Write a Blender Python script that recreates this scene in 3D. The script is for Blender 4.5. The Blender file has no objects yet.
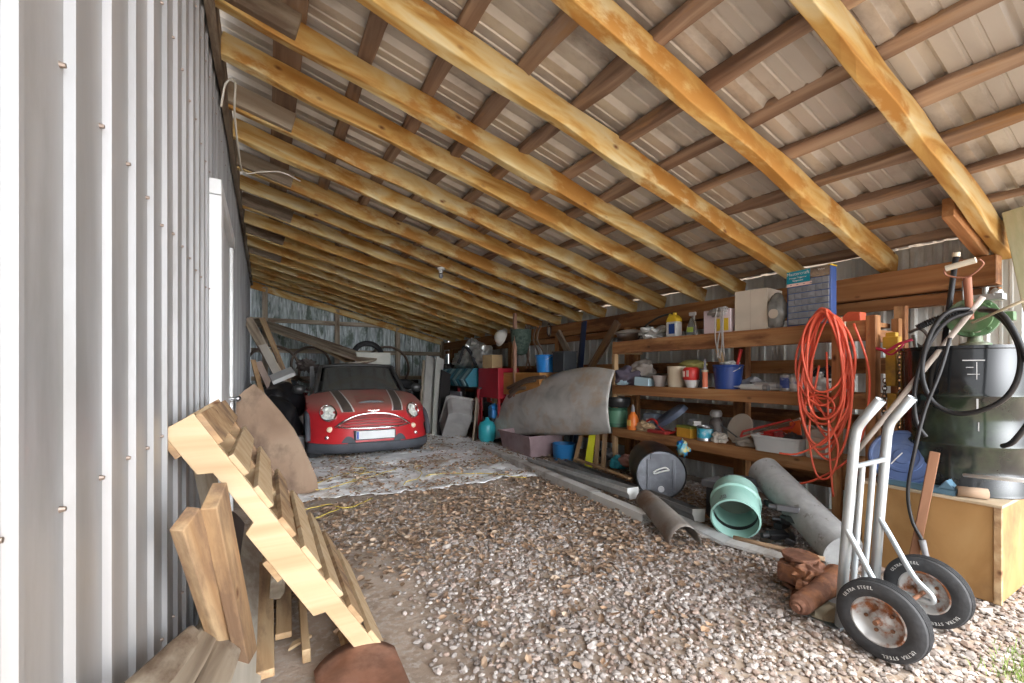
import bpy, bmesh, math, random
from mathutils import Vector, Matrix, noise
random.seed(7)
R = math.radians
C = bpy.context.scene.collection
sc = bpy.context.scene

# ------------------------------------------------------------------ camera, sky, exposure
cam_d = bpy.data.cameras.new('camera')
cam = bpy.data.objects.new('camera', cam_d); C.objects.link(cam)
cam_d.sensor_width = 36; cam_d.lens = 433/1024*36
cam_d.shift_y = 30.5/1024
cam_d.clip_start = 0.02; cam_d.clip_end = 200
cam.location = (0, 0, 1.25); cam.rotation_euler = (R(90), 0, R(-29.7))
sc.camera = cam
W = bpy.data.worlds.new('overcast'); sc.world = W; W.use_nodes = True
nt = W.node_tree; nt.nodes.clear()
wo = nt.nodes.new('ShaderNodeOutputWorld'); bg = nt.nodes.new('ShaderNodeBackground')
# thin overcast, brightest low in the sky over the open end of the shed (behind the camera)
tc = nt.nodes.new('ShaderNodeTexCoord'); dp = nt.nodes.new('ShaderNodeVectorMath'); dp.operation = 'DOT_PRODUCT'
nz_ = nt.nodes.new('ShaderNodeVectorMath'); nz_.operation = 'NORMALIZE'
dp.inputs[1].default_value = Vector((0.10, -1.0, 0.20)).normalized()
mr = nt.nodes.new('ShaderNodeMapRange'); mr.inputs['From Min'].default_value = 0.0; mr.inputs['From Max'].default_value = 1.0
pw = nt.nodes.new('ShaderNodeMath'); pw.operation = 'POWER'; pw.inputs[1].default_value = 12.0
ma = nt.nodes.new('ShaderNodeMath'); ma.operation = 'MULTIPLY_ADD'; ma.inputs[1].default_value = 8.0; ma.inputs[2].default_value = 1.1
nt.links.new(tc.outputs['Generated'], nz_.inputs[0]); nt.links.new(nz_.outputs[0], dp.inputs[0]); nt.links.new(dp.outputs['Value'], mr.inputs[0]); nt.links.new(mr.outputs[0], pw.inputs[0])
nt.links.new(pw.outputs[0], ma.inputs[0]); nt.links.new(ma.outputs[0], bg.inputs[1]); bg.inputs[0].default_value = (0.93, 0.96, 1.0, 1)
nt.links.new(bg.outputs[0], wo.inputs[0])
sun_d = bpy.data.lights.new('sun', 'SUN'); sun_d.energy = 5.0; sun_d.angle = R(25); sun_d.color = (1, 0.95, 0.88)
sun = bpy.data.objects.new('sun', sun_d); C.objects.link(sun); sun.rotation_euler = (R(20), 0, 0); sun.location = (1, -4, 9)
sc.view_settings.view_transform = 'Standard'; sc.view_settings.look = 'None'
sc.view_settings.gamma = 1.0; sc.view_settings.use_curve_mapping = False
sc.view_settings.exposure = 1.25
try:
    sc.cycles.max_bounces = 10; sc.cycles.diffuse_bounces = 8; sc.cycles.glossy_bounces = 4
    sc.cycles.use_denoising = True; sc.cycles.sample_clamp_indirect = 8
except Exception: pass

# ------------------------------------------------------------------ helpers
def tag(o, label=None, cat=None, group=None, kind=None):
    if label: o['label'] = label
    if cat: o['category'] = cat
    if group: o['group'] = group
    if kind: o['kind'] = kind
    return o

def ramp(nt, stops):
    n = nt.nodes.new('ShaderNodeValToRGB'); e = n.color_ramp.elements
    while len(e) < len(stops): e.new(0.5)
    for k, (p, c) in enumerate(stops): e[k].position = p; e[k].color = (*c, 1)
    return n

def mat(name, cols, rough=0.8, metal=0.0, scale=4.0, stretch=(1, 1, 1), bump=0.0, bscale=None, detail=6, stain=None, stain_scale=2.0, stain_amt=(0.5, 0.62), knots=None, coat=0.0, trans=0.0, alpha=None, island=0.0, vary=0.0, space='Object', dist=0.6):
    """procedural material: noise-mixed colours, optional stains, knots, bump"""
    m = bpy.data.materials.new(name); m.use_nodes = True
    nt = m.node_tree; N = nt.nodes; L = nt.links
    b = N['Principled BSDF']
    b.inputs['Roughness'].default_value = rough; b.inputs['Metallic'].default_value = metal
    if coat: b.inputs['Coat Weight'].default_value = coat
    if trans: b.inputs['Transmission Weight'].default_value = trans
    if isinstance(cols[0], (int, float)): cols = [cols]
    if len(cols) == 1: cols = [cols[0], tuple(c*0.86 for c in cols[0])]
    t = N.new('ShaderNodeTexCoord'); mp = N.new('ShaderNodeMapping'); mp.inputs['Scale'].default_value = stretch
    oi = N.new('ShaderNodeObjectInfo'); ad = N.new('ShaderNodeVectorMath'); ad.operation = 'ADD'
    ml = N.new('ShaderNodeMath'); ml.operation = 'MULTIPLY'; ml.inputs[1].default_value = 37.0
    L.new(oi.outputs['Random'], ml.inputs[0]); L.new(t.outputs[space], ad.inputs[0]); L.new(ml.outputs[0], ad.inputs[1])
    L.new(ad.outputs[0], mp.inputs[0])
    ns = N.new('ShaderNodeTexNoise'); ns.inputs['Scale'].default_value = scale; ns.inputs['Detail'].default_value = detail
    ns.inputs['Distortion'].default_value = dist
    L.new(mp.outputs[0], ns.inputs['Vector'])
    k = len(cols)
    rp = ramp(nt, [(0.32 + 0.36*i/(k-1), c) for i, c in enumerate(cols)])
    L.new(ns.outputs[0], rp.inputs[0]); col = rp.outputs[0]
    def mix(col, fac, c2):
        mx = N.new('ShaderNodeMix'); mx.data_type = 'RGBA'
        L.new(fac, mx.inputs[0]); L.new(col, mx.inputs[6])
        if isinstance(c2, tuple): mx.inputs[7].default_value = (*c2, 1)
        else: L.new(c2, mx.inputs[7])
        return mx.outputs[2]
    if stain:
        n2 = N.new('ShaderNodeTexNoise'); n2.inputs['Scale'].default_value = stain_scale; n2.inputs['Detail'].default_value = 8; n2.inputs['Roughness'].default_value = 0.65
        mp2 = N.new('ShaderNodeMapping'); mp2.inputs['Scale'].default_value = tuple(max(0.35, s**0.5) if s < 1 else s**0.5 for s in stretch); mp2.inputs['Location'].default_value = (5, 3, 9)
        L.new(ad.outputs[0], mp2.inputs[0]); L.new(mp2.outputs[0], n2.inputs['Vector'])
        r2 = ramp(nt, [(stain_amt[0], (0, 0, 0)), (stain_amt[1], (1, 1, 1))]); L.new(n2.outputs[0], r2.inputs[0])
        col = mix(col, r2.outputs[0], stain)
    if knots:
        vo = N.new('ShaderNodeTexVoronoi'); vo.inputs['Scale'].default_value = 3.2
        mp3 = N.new('ShaderNodeMapping'); mp3.inputs['Scale'].default_value = (1.0, 1.9, 1.9)
        L.new(ad.outputs[0], mp3.inputs[0]); L.new(mp3.outputs[0], vo.inputs['Vector'])
        r3 = ramp(nt, [(0.03, (1, 1, 1)), (0.11, (0, 0, 0))]); L.new(vo.outputs['Distance'], r3.inputs[0])
        col = mix(col, r3.outputs[0], knots)
    if island or vary:
        hs = N.new('ShaderNodeHueSaturation'); mr = N.new('ShaderNodeMapRange')
        a = island or vary
        mr.inputs['To Min'].default_value = 1-a; mr.inputs['To Max'].default_value = 1+a
        if island:
            g = N.new('ShaderNodeNewGeometry'); L.new(g.outputs['Random Per Island'], mr.inputs[0])
        else: L.new(oi.outputs['Random'], mr.inputs[0])
        L.new(mr.outputs[0], hs.inputs['Value']); L.new(col, hs.inputs['Color']); col = hs.outputs[0]
    L.new(col, b.inputs['Base Color'])
    if bump:
        n4 = N.new('ShaderNodeTexNoise'); n4.inputs['Scale'].default_value = bscale or scale*3; n4.inputs['Detail'].default_value = 8
        L.new(mp.outputs[0], n4.inputs['Vector'])
        bp = N.new('ShaderNodeBump'); bp.inputs['Strength'].default_value = bump; bp.inputs['Distance'].default_value = 0.01
        L.new(n4.outputs[0], bp.inputs['Height']); L.new(bp.outputs[0], b.inputs['Normal'])
    if alpha is not None: b.inputs['Alpha'].default_value = alpha
    return m

GR = (0.22, 4, 4)      # grain along local X
M = dict(
    rafter=mat('sawn_pine', [(0.40, 0.19, 0.04), (0.56, 0.34, 0.10), (0.64, 0.49, 0.23), (0.66, 0.56, 0.33)], 0.75, scale=2.6, stretch=(0.5, 2.2, 2.2), bump=0.4, stain=(0.45, 0.215, 0.045), stain_scale=2.3, stain_amt=(0.52, 0.60), knots=(0.16, 0.055, 0.015), vary=0.12, dist=1.6),
    greywood=mat('weathered_wood', [(0.20, 0.155, 0.11), (0.33, 0.27, 0.20), (0.42, 0.36, 0.28)], 0.85, scale=3, stretch=GR, bump=0.5, stain=(0.15, 0.10, 0.065), vary=0.15),
    purlin=mat('weathered_pole', [(0.15, 0.09, 0.06), (0.27, 0.18, 0.125), (0.40, 0.29, 0.205)], 0.85, scale=3, stretch=GR, bump=0.6, stain=(0.36, 0.20, 0.085), stain_amt=(0.55, 0.68), vary=0.18),
    beam=mat('brown_beam', [(0.24, 0.095, 0.03), (0.38, 0.17, 0.06), (0.48, 0.26, 0.11)], 0.75, scale=3, stretch=GR, bump=0.5, stain=(0.12, 0.045, 0.016), vary=0.12, knots=(0.08, 0.03, 0.012)),
    shelfwood=mat('brown_shelf_wood', [(0.24, 0.095, 0.032), (0.38, 0.175, 0.065), (0.50, 0.28, 0.125)], 0.75, scale=3.5, stretch=GR, bump=0.5, stain=(0.17, 0.065, 0.025), vary=0.12, knots=(0.07, 0.025, 0.01)),
    palewood=mat('new_pine', [(0.42, 0.28, 0.15), (0.50, 0.36, 0.21), (0.54, 0.41, 0.26)], 0.7, scale=3, stretch=GR, bump=0.2, knots=(0.34, 0.15, 0.05), vary=0.06),
    oldboard=mat('aged_board', [(0.30, 0.17, 0.08), (0.42, 0.27, 0.14), (0.50, 0.36, 0.21)], 0.8, scale=3, stretch=GR, bump=0.5, stain=(0.20, 0.12, 0.07), vary=0.15, knots=(0.12, 0.05, 0.02)),
    mossy=mat('greenish_post', [(0.44, 0.41, 0.26), (0.54, 0.50, 0.35), (0.60, 0.57, 0.42)], 0.8, scale=3, stretch=GR, bump=0.3, stain=(0.42, 0.42, 0.26)),
    wallmetal=mat('galvanised_wall', [(0.30, 0.302, 0.306), (0.38, 0.384, 0.39), (0.45, 0.452, 0.46)], 0.38, 0.3, scale=1.6, stretch=(3, 3, 0.35), bump=0.12, bscale=5, stain=(0.29, 0.285, 0.275), stain_amt=(0.52, 0.75)),
    shadewall=mat('steel_siding', [(0.60, 0.63, 0.61), (0.74, 0.77, 0.75)], 0.5, 0.0, scale=1.6, stretch=(3, 3, 0.35), stain=(0.48, 0.47, 0.43)),
    roofmetal=mat('roof_steel', [(0.48, 0.45, 0.41), (0.60, 0.57, 0.52), (0.66, 0.63, 0.58)], 0.42, 0.3, scale=1.2, stretch=(0.5, 2, 2), stain=(0.34, 0.30, 0.26), stain_amt=(0.5, 0.7)),
    white=mat('white_paint', [(0.78, 0.79, 0.79)], 0.55),
)

class MB:
    """collects boxes, bars and tubes; build() links them as ONE mesh object"""
    def __init__(s): s.bm = bmesh.new()
    def box(s, lo, hi, mx=None):
        r = bmesh.ops.create_cube(s.bm, size=1.0)
        vs = r['verts']
        for v in vs:
            v.co = Vector([(lo[i]+hi[i])/2 + v.co[i]*(hi[i]-lo[i]) for i in range(3)])
            if mx: v.co = mx @ v.co
        return vs
    def cyl(s, p0, p1, r0, r1=None, n=20, caps=True):
        p0, p1 = Vector(p0), Vector(p1); r1 = r0 if r1 is None else r1
        d = p1-p0; q = d.to_track_quat('Z', 'Y').to_matrix().to_4x4()
        mx = Matrix.Translation((p0+p1)/2) @ q
        return bmesh.ops.create_cone(s.bm, cap_ends=caps, segments=n, radius1=r0, radius2=r1, depth=d.length, matrix=mx)['verts']
    def tube(s, pts, r, n=10, closed=False, caps=True):
        pts = [Vector(p) for p in pts]; rings = []; up = Vector((0, 0, 1)); m = len(pts)
        prev = None
        for i, p in enumerate(pts):
            if closed: t = pts[(i+1) % m]-pts[i-1]
            else: t = pts[min(i+1, m-1)]-pts[max(i-1, 0)]
            if t.length < 1e-9: t = Vector((0, 0, 1))
            t.normalize()
            if prev is None:
                a = up if abs(t.z) < 0.9 else Vector((1, 0, 0)); nn = t.cross(a).normalized()
            else:
                nn = (prev-t*prev.dot(t))
                nn = nn.normalized() if nn.length > 1e-6 else t.orthogonal().normalized()
            prev = nn; bb = t.cross(nn); rr = r[i] if isinstance(r, (list, tuple)) else r
            rings.append([s.bm.verts.new(p+(nn*math.cos(2*math.pi*k/n)+bb*math.sin(2*math.pi*k/n))*rr) for k in range(n)])
        for i in range(m if closed else m-1):
            a, b = rings[i], rings[(i+1) % m]
            for k in range(n): s.bm.faces.new((a[k], a[(k+1) % n], b[(k+1) % n], b[k]))
        if caps and not closed:
            s.bm.faces.new(rings[0][::-1]); s.bm.faces.new(rings[-1])
        return s
    def lathe(s, prof, n=32, mx=None, cap=True, arc=None):
        """prof: list of (r, z); revolve about local Z"""
        rings = []
        for r, z in prof:
            if r < 1e-5:
                v = Vector((0, 0, z)); rings.append([s.bm.verts.new(mx @ v if mx else v)]*n); continue
            rg = []
            for k in range(n):
                a = 2*math.pi*k/n; v = Vector((r*math.cos(a), r*math.sin(a), z)); rg.append(s.bm.verts.new(mx @ v if mx else v))
            rings.append(rg)
        for i in range(len(rings)-1):
            a, b = rings[i], rings[i+1]
            for k in range(n):
                q = []
                for v in (a[k], a[(k+1) % n], b[(k+1) % n], b[k]):
                    if v not in q: q.append(v)
                if len(q) > 2:
                    try: s.bm.faces.new(q)
                    except ValueError: pass
        return s
    def poly(s, pts, d):
        """prism: outline pts (3d) extruded by vector d"""
        d = Vector(d); a = [s.bm.verts.new(Vector(p)) for p in pts]; b = [s.bm.verts.new(Vector(p)+d) for p in pts]
        n = len(pts); s.bm.faces.new(a); s.bm.faces.new(b[::-1])
        for k in range(n): s.bm.faces.new((a[k], a[(k+1) % n], b[(k+1) % n], b[k]))
        return s
    def grid(s, f, nu, nv, wrap=False):
        vs = [[s.bm.verts.new(Vector(f(i/nu, j/nv))) for j in range(nv+1)] for i in range(nu+1)]
        for i in range(nu):
            for j in range(nv): s.bm.faces.new((vs[i][j], vs[i+1][j], vs[i+1][j+1], vs[i][j+1]))
        return vs
    def blob(s, c, r, sub=2, amp=0.2, freq=3.0, seed=0):
        vs = bmesh.ops.create_icosphere(s.bm, subdivisions=sub, radius=1.0)['verts']
        c = Vector(c); r = (r, r, r) if isinstance(r, (int, float)) else r
        for v in vs:
            k = 1+amp*noise.noise(v.co*freq+Vector((seed*3.1, seed, 0)))
            v.co = c+Vector((v.co.x*r[0]*k, v.co.y*r[1]*k, v.co.z*r[2]*k))
        return s
    def build(s, name, m, parent=None, smooth=None, bevel=0, loc=None, thick=0, mats=None, sub=0, decim=0):
        bmesh.ops.remove_doubles(s.bm, verts=s.bm.verts[:], dist=1e-6)
        if s.bm.faces: bmesh.ops.recalc_face_normals(s.bm, faces=s.bm.faces[:])
        me = bpy.data.meshes.new(name)
        s.bm.to_mesh(me); s.bm.free()
        for x in (mats or [m]): me.materials.append(x)
        o = bpy.data.objects.new(name, me); C.objects.link(o)
        if loc: o.location = loc
        if parent: o.parent = parent
        if thick:
            mo = o.modifiers.new('t', 'SOLIDIFY'); mo.thickness = thick; mo.offset = 0
        if bevel:
            mo = o.modifiers.new('b', 'BEVEL'); mo.width = bevel; mo.segments = 2; mo.limit_method = 'ANGLE'; mo.angle_limit = R(35)
        if sub:
            mo = o.modifiers.new('s', 'SUBSURF'); mo.levels = sub; mo.render_levels = sub
        if smooth is not None:
            for p in me.polygons: p.use_smooth = True
            if smooth < 180: me.set_sharp_from_angle(angle=R(smooth))
        return o

def empty(name, loc=(0, 0, 0), rz=0, label=None, cat=None, group=None, rot=None):
    o = bpy.data.objects.new(name, None); C.objects.link(o); o.location = loc
    o.rotation_euler = rot if rot else (0, 0, rz); o.empty_display_size = 0.05
    return tag(o, label, cat, group)

def copy_tree(o, parent=None):
    c = o.copy(); C.objects.link(c)
    if parent: c.parent = parent
    for ch in [x for x in C.objects if x.parent == o]: copy_tree(ch, c)
    return c

def frame(p0, p1, side=None):
    """matrix with local X from p0 to p1, local Z as near 'side' as possible"""
    p0, p1 = Vector(p0), Vector(p1); x = (p1-p0).normalized()
    z = Vector(side) if side else (Vector((0, 0, 1)) if abs(x.z) < 0.95 else Vector((1, 0, 0)))
    y = z.cross(x).normalized(); z = x.cross(y)
    mx = Matrix((x, y, z)).transposed().to_4x4(); mx.translation = p0
    return mx

def beam(name, p0, p1, w, h, m, side=None, parent=None, rough=0.004, bevel=0.004, seed=None, taper=0, sag=0, label=None, cat=None, group=None, kind=None, roundness=0, crook=0):
    """a sawn timber: local X along its length, w wide (local Y), h tall (local Z); sides slightly irregular"""
    p0, p1 = Vector(p0), Vector(p1); Ln = (p1-p0).length
    sd = random.random()*100 if seed is None else seed
    bm = bmesh.new(); n = max(2, int(Ln/0.14)) if (rough or sag or crook) else 1
    k = 4 if not roundness else 10
    rings = []
    for i in range(n+1):
        t = i/n; x = t*Ln; ring = []
        cy = crook*noise.noise(Vector((t*3+sd, 1, 2))); cz = -sag*4*t*(1-t)+crook*noise.noise(Vector((t*3+sd, 7, 2)))
        s = 1-taper*t
        for j in range(k):
            if k == 4: a, b = ((-.5, -.5), (.5, -.5), (.5, .5), (-.5, .5))[j]
            else:
                an = 2*math.pi*j/k; a, b = math.cos(an)*.5, math.sin(an)*.5
            nz = noise.noise(Vector((x*2.2+sd, a*3+j, b*3)))*rough; nz2 = noise.noise(Vector((x*2.2+sd+40, a*3+j, b*3)))*rough
            ring.append(bm.verts.new((x, a*w*s+nz+cy, b*h*s+nz2+cz)))
        rings.append(ring)
    for i in range(n):
        for j in range(k): bm.faces.new((rings[i][j], rings[i][(j+1) % k], rings[i+1][(j+1) % k], rings[i+1][j]))
    bm.faces.new(rings[0][::-1]); bm.faces.new(rings[-1])
    bmesh.ops.recalc_face_normals(bm, faces=bm.faces[:])
    me = bpy.data.meshes.new(name); bm.to_mesh(me); bm.free(); me.materials.append(m)
    o = bpy.data.objects.new(name, me); C.objects.link(o)
    mx = frame(p0, p1, side)
    if parent: o.parent = parent
    o.matrix_local = mx
    if bevel and k == 4:
        mo = o.modifiers.new('b', 'BEVEL'); mo.width = bevel; mo.segments = 2; mo.limit_method = 'ANGLE'; mo.angle_limit = R(50)
    if k > 4:
        for p in me.polygons: p.use_smooth = len(p.vertices) == 4
    return tag(o, label, cat, group, kind)

def ribbed(name, length, height, pitch, rib_w, rib_h, minor=True, minor_h=0.003, thick=0.0015):
    """profile of a ribbed steel sheet: returns list of (s, d) across the sheet"""
    pr = []; s = 0.0
    while s < length:
        f = (pitch-rib_w)
        pr += [(s, 0)]
        if minor:
            for q in (1/3, 2/3):
                pr += [(s+f*q-0.012, 0), (s+f*q-0.006, minor_h), (s+f*q+0.006, minor_h), (s+f*q+0.012, 0)]
        pr += [(s+f, 0), (s+f+rib_w*.28, rib_h), (s+f+rib_w*.72, rib_h)]
        s += pitch
    return [p for p in pr if p[0] <= length]

ordn = ['first', 'second', 'third', 'fourth', 'fifth', 'sixth', 'seventh', 'eighth', 'ninth', 'tenth', 'eleventh', 'twelfth', 'thirteenth', 'fourteenth', 'fifteenth', 'sixteenth', 'seventeenth', 'eighteenth', 'nineteenth', 'twentieth', 'twenty-first']
XL, XR, YB = -0.28, 4.45, 11.5      # left wall, right wall, back wall
SL = 0.254
def zr(x): return 3.16-SL*(x-0.15)   # underside of the rafters
RH = 0.155

# ------------------------------------------------------------------ the shell
# left wall: ribbed steel, ribs standing towards the room
def sheet_wall(name, prof, place, z0, z1, m, nz=1):
    bm = bmesh.new(); cols = []
    for s, d in prof:
        a, b = place(s, d); top = z1(a, b) if callable(z1) else z1
        cols.append([bm.verts.new((a, b, z0+(top-z0)*k/nz)) for k in range(nz+1)])
    for i in range(len(cols)-1):
        for k in range(nz): bm.faces.new((cols[i][k], cols[i+1][k], cols[i+1][k+1], cols[i][k+1]))
    bmesh.ops.recalc_face_normals(bm, faces=bm.faces[:])
    me = bpy.data.meshes.new(name); bm.to_mesh(me); bm.free(); me.materials.append(m)
    o = bpy.data.objects.new(name, me); C.objects.link(o)
    mo = o.modifiers.new('t', 'SOLIDIFY'); mo.thickness = 0.002
    return tag(o, kind='structure')

wl = sheet_wall('wall_left', ribbed('', 13.5, 0, 0.203, 0.036, 0.013, minor=False), lambda s, d: (XL-0.02+d, -1.5+s-0.078), -0.05, 3.42, M['wallmetal'])
wr = sheet_wall('wall_right', ribbed('', 10.7, 0, 0.2, 0.05, 0.02), lambda s, d: (XR+0.08-d, 0.85+s), -0.05, 2.25, M['shadewall'])
backm = mat('fibreglass_back_wall', [(0.22, 0.26, 0.26), (0.42, 0.48, 0.49), (0.70, 0.76, 0.78)], 0.6, scale=9, stretch=(2.6, 1, 0.35), stain=(0.12, 0.16, 0.13), stain_scale=3, stain_amt=(0.52, 0.62))
wb = sheet_wall('wall_back', ribbed('', 4.8, 0, 0.2, 0.05, 0.02), lambda s, d: (XL+s, YB+0.06-d), -0.05, lambda a, b: zr(a)+0.15, backm)

# roof
def build_roof():
    bm = bmesh.new(); pr = ribbed('', 12.4, 0, 0.3, 0.085, 0.036, True, 0.008)
    rows = []
    for s, d in pr:
        y = -0.35+s
        rows.append([bm.verts.new((x, y, zr(x)+RH+0.055+d)) for x in (XL-0.1, 1.2, 2.6, 4.0, 5.0)])
    for i in range(len(rows)-1):
        for k in range(4): bm.faces.new((rows[i][k], rows[i+1][k], rows[i+1][k+1], rows[i][k+1]))
    me = bpy.data.meshes.new('ceiling'); bm.to_mesh(me); bm.free(); me.materials.append(M['roofmetal'])
    o = bpy.data.objects.new('ceiling', me); C.objects.link(o)
    mo = o.modifiers.new('t', 'SOLIDIFY'); mo.thickness = 0.0015; mo.offset = 1
    tag(o, kind='structure')
build_roof()

# rafters (Y of each, measured), the nearest first
RY = [0.30, 0.93, 1.56, 2.22, 2.84, 3.32, 3.92, 4.40, 5.05, 5.60, 6.2, 6.8, 7.4, 8.0, 8.6, 9.2, 9.8, 10.4, 11.0]
for i, y in enumerate(RY):
    x0, x1 = XL+0.03, 4.62 if i < 3 else 4.50
    beam('rafter', (x0, y, zr(x0)+RH/2), (x1, y+random.uniform(-.015, .015), zr(x1)+RH/2), 0.072 if i < 4 else 0.06, RH, M['rafter'], rough=0.02, seed=i*7.3,
         label='yellow rough-sawn roof rafter, %s one counted from the open front' % ordn[i], cat='rafter', group='roof rafters', bevel=0.006)
# short sister boards nailed to the rafters' left ends
for k, (i, ln) in enumerate([(4, 0.42), (6, 0.45), (8, 0.5), (10, 0.55), (12, 0.5), (14, 0.5)]):
    y = RY[i]-0.052; x0 = XL+0.03
    beam('sister_board', (x0, y, zr(x0)+RH/2+0.012), (x0+ln, y, zr(x0+ln)+RH/2+0.012), 0.045, 0.15, M['greywood'], rough=0.004,
         label='short grey board nailed beside the left end of the %s rafter' % ordn[i], cat='board', group='grey boards on the rafter ends')
# purlins
PX = [0.13, 0.53, 0.95, 1.35, 1.74, 2.13, 2.52, 2.90, 3.28, 3.66, 4.02, 4.36]
for i, x in enumerate(PX):
    z = zr(x)+RH+0.026
    if i == 0:
        beam('purlin', (x, -0.2, z), (x, YB, z), 0.17, 0.035, M['purlin'], side=(SL, 0, 1), rough=0.006, label='wide flat roof purlin board nearest the left wall', cat='purlin', group='roof purlins')
    else:
        beam('purlin', (x, -0.2, z), (x, YB, z), 0.095 if x < 3 else 0.08, 0.05, M['purlin'], side=(SL, 0, 1), rough=0.03, crook=0.05, seed=i*3.7+1,
             label='brown pole purlin under the roof sheets, %s counted from the left wall' % ordn[i], cat='purlin', group='roof purlins', bevel=0.012)
# ledger along the top of the left wall
beam('wall_ledger', (XL+0.02, 0.0, zr(XL)+0.05), (XL+0.02, YB, zr(XL)+0.05), 0.04, 0.22, M['greywood'], rough=0.012, label='grey ledger board along the top of the left wall', cat='board')

# right side beams
beam('header_beam', (4.40, 0.93, 1.955), (4.40, YB, 1.955), 0.14, 0.20, M['beam'], rough=0.01, label='thick brown header beam carrying the low rafter ends', cat='beam')
beam('header_board', (4.43, 0.93, 1.80), (4.43, YB, 1.80), 0.07, 0.09, M['beam'], rough=0.008, label='narrower brown board fixed under the header beam', cat='beam')
for k, z in enumerate((0.28, 0.82, 1.30)):
    beam('girt', (4.42, 0.95, z), (4.42, YB, z), 0.05, 0.13, M['beam'], rough=0.006, label='horizontal brown wall girt behind the shelves, %s' % ('lowest', 'middle one', 'highest')[k], cat='girt', group='right wall girts')
beam('corner_post', (4.27, 0.50, 0), (4.27, 0.825, 2.30), 0.10, 0.16, M['mossy'], side=(1, 0, 0), rough=0.004, label='pale greenish square corner post at the open right corner', cat='post')
for k, y in enumerate((2.75, 4.35, 6.0, 7.65, 9.3, 10.9)):
    beam('wall_post', (4.35, y, 0), (4.35, y, 1.86), 0.13, 0.10, M['beam'], side=(1, 0, 0), rough=0.008,
         label='brown right wall post under the header, %s from the open corner' % ordn[k], cat='post', group='right wall posts')
# back wall framing
for k, x in enumerate((0.0, 1.55, 3.05, 4.3)):
    beam('back_post', (x, YB-0.03, 0), (x, YB-0.03, zr(x)), 0.11, 0.10, M['greywood'], side=(0, 1, 0), rough=0.008, label='post standing against the back wall, %s from the left' % ordn[k], cat='post', group='back wall posts')
for k, z in enumerate((1.1, 1.75, 2.45)):
    x1 = min(4.4, (3.16+0.038-z)/SL) if z > 2.1 else 4.4
    beam('back_girt', (XL, YB-0.02, z), (x1, YB-0.02, z), 0.05, 0.10, M['greywood'], rough=0.006, label='horizontal girt on the back wall, %s' % ('lowest', 'middle one', 'highest')[k], cat='girt', group='back wall girts')
beam('back_top_board', (XL, YB-0.06, zr(XL)-0.04), (4.3, YB-0.06, zr(4.3)-0.04), 0.04, 0.16, M['rafter'], rough=0.006, label='sloping pine board along the top of the back wall', cat='board')

# ground
dirt = mat('packed_dirt', [(0.24, 0.18, 0.135), (0.34, 0.265, 0.205), (0.42, 0.34, 0.275)], 0.95, scale=3, bump=0.8, bscale=30, stain=(0.42, 0.36, 0.31), stain_scale=30, stain_amt=(0.5, 0.6))
fb = MB()
def fz(x, y): return 0.02*noise.noise(Vector((x*0.9, y*0.9, 0)))+0.004*noise.noise(Vector((x*5, y*5, 3)))-0.012
fb.grid(lambda u, v: (-7+u*16, -9+v*22, fz(-7+u*16, -9+v*22)), 160, 200)
fl = fb.build('floor', dirt, smooth=180); tag(fl, kind='structure')

# ------------------------------------------------------------------ helpers that place things
CT, ST = math.cos(R(29.7)), math.sin(R(29.7))
def at(px, py, X=None, Y=None, Z=None):
    """measured position: the point of the plane X=, Y= or Z= seen at that spot of the photograph"""
    u, v = (px-512)/433, -(py-372)/433
    r = (CT*u+ST, -ST*u+CT, v)
    t = X/r[0] if X is not None else Y/r[1] if Y is not None else (Z-1.25)/r[2]
    return Vector((r[0]*t, r[1]*t, r[2]*t+1.25))
_mc = {}
def sm(name, col, rough=0.6, metal=0.0, **k):
    key = (name, col)
    if key not in _mc: _mc[key] = mat(name, [col, tuple(c*0.82 for c in col)], rough, metal, **k)
    return _mc[key]
def dusty(name, col, rough=0.7, metal=0.0, dust=(0.33, 0.27, 0.21), amt=(0.48, 0.75), **k):
    key = (name, col, 'd')
    if key not in _mc: _mc[key] = mat(name, [col, tuple(c*0.85 for c in col)], rough, metal, stain=dust, stain_amt=amt, stain_scale=5, **k)
    return _mc[key]
def T(loc, rot=(0, 0, 0)):
    from mathutils import Euler
    return Matrix.Translation(Vector(loc)) @ Euler(rot).to_matrix().to_4x4()
def axis_mx(p0, p1, up=(0, 0, 1)):
    """local Z runs from p0 to p1"""
    p0, p1 = Vector(p0), Vector(p1); z = (p1-p0).normalized(); u = Vector(up)
    if abs(z.dot(u)) > 0.98: u = Vector((0, 1, 0))
    x = u.cross(z).normalized(); y = z.cross(x)
    mx = Matrix((x, y, z)).transposed().to_4x4(); mx.translation = p0
    return mx

# ------------------------------------------------------------------ gravel, leaves, sheet on the ground
def inside_clear(x, y):
    return False
def scatter(name, n, region, make, m, label, cat, zfun=fz):
    verts = []; faces = []
    for k in range(n):
        p = region()
        if p is None: continue
        v, f = make(p)
        o = len(verts); verts += v; faces += [tuple(i+o for i in q) for q in f]
    me = bpy.data.meshes.new(name); me.from_pydata(verts, [], faces); me.materials.append(m)
    o = bpy.data.objects.new(name, me); C.objects.link(o)
    return tag(o, label, cat, kind='stuff')

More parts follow.
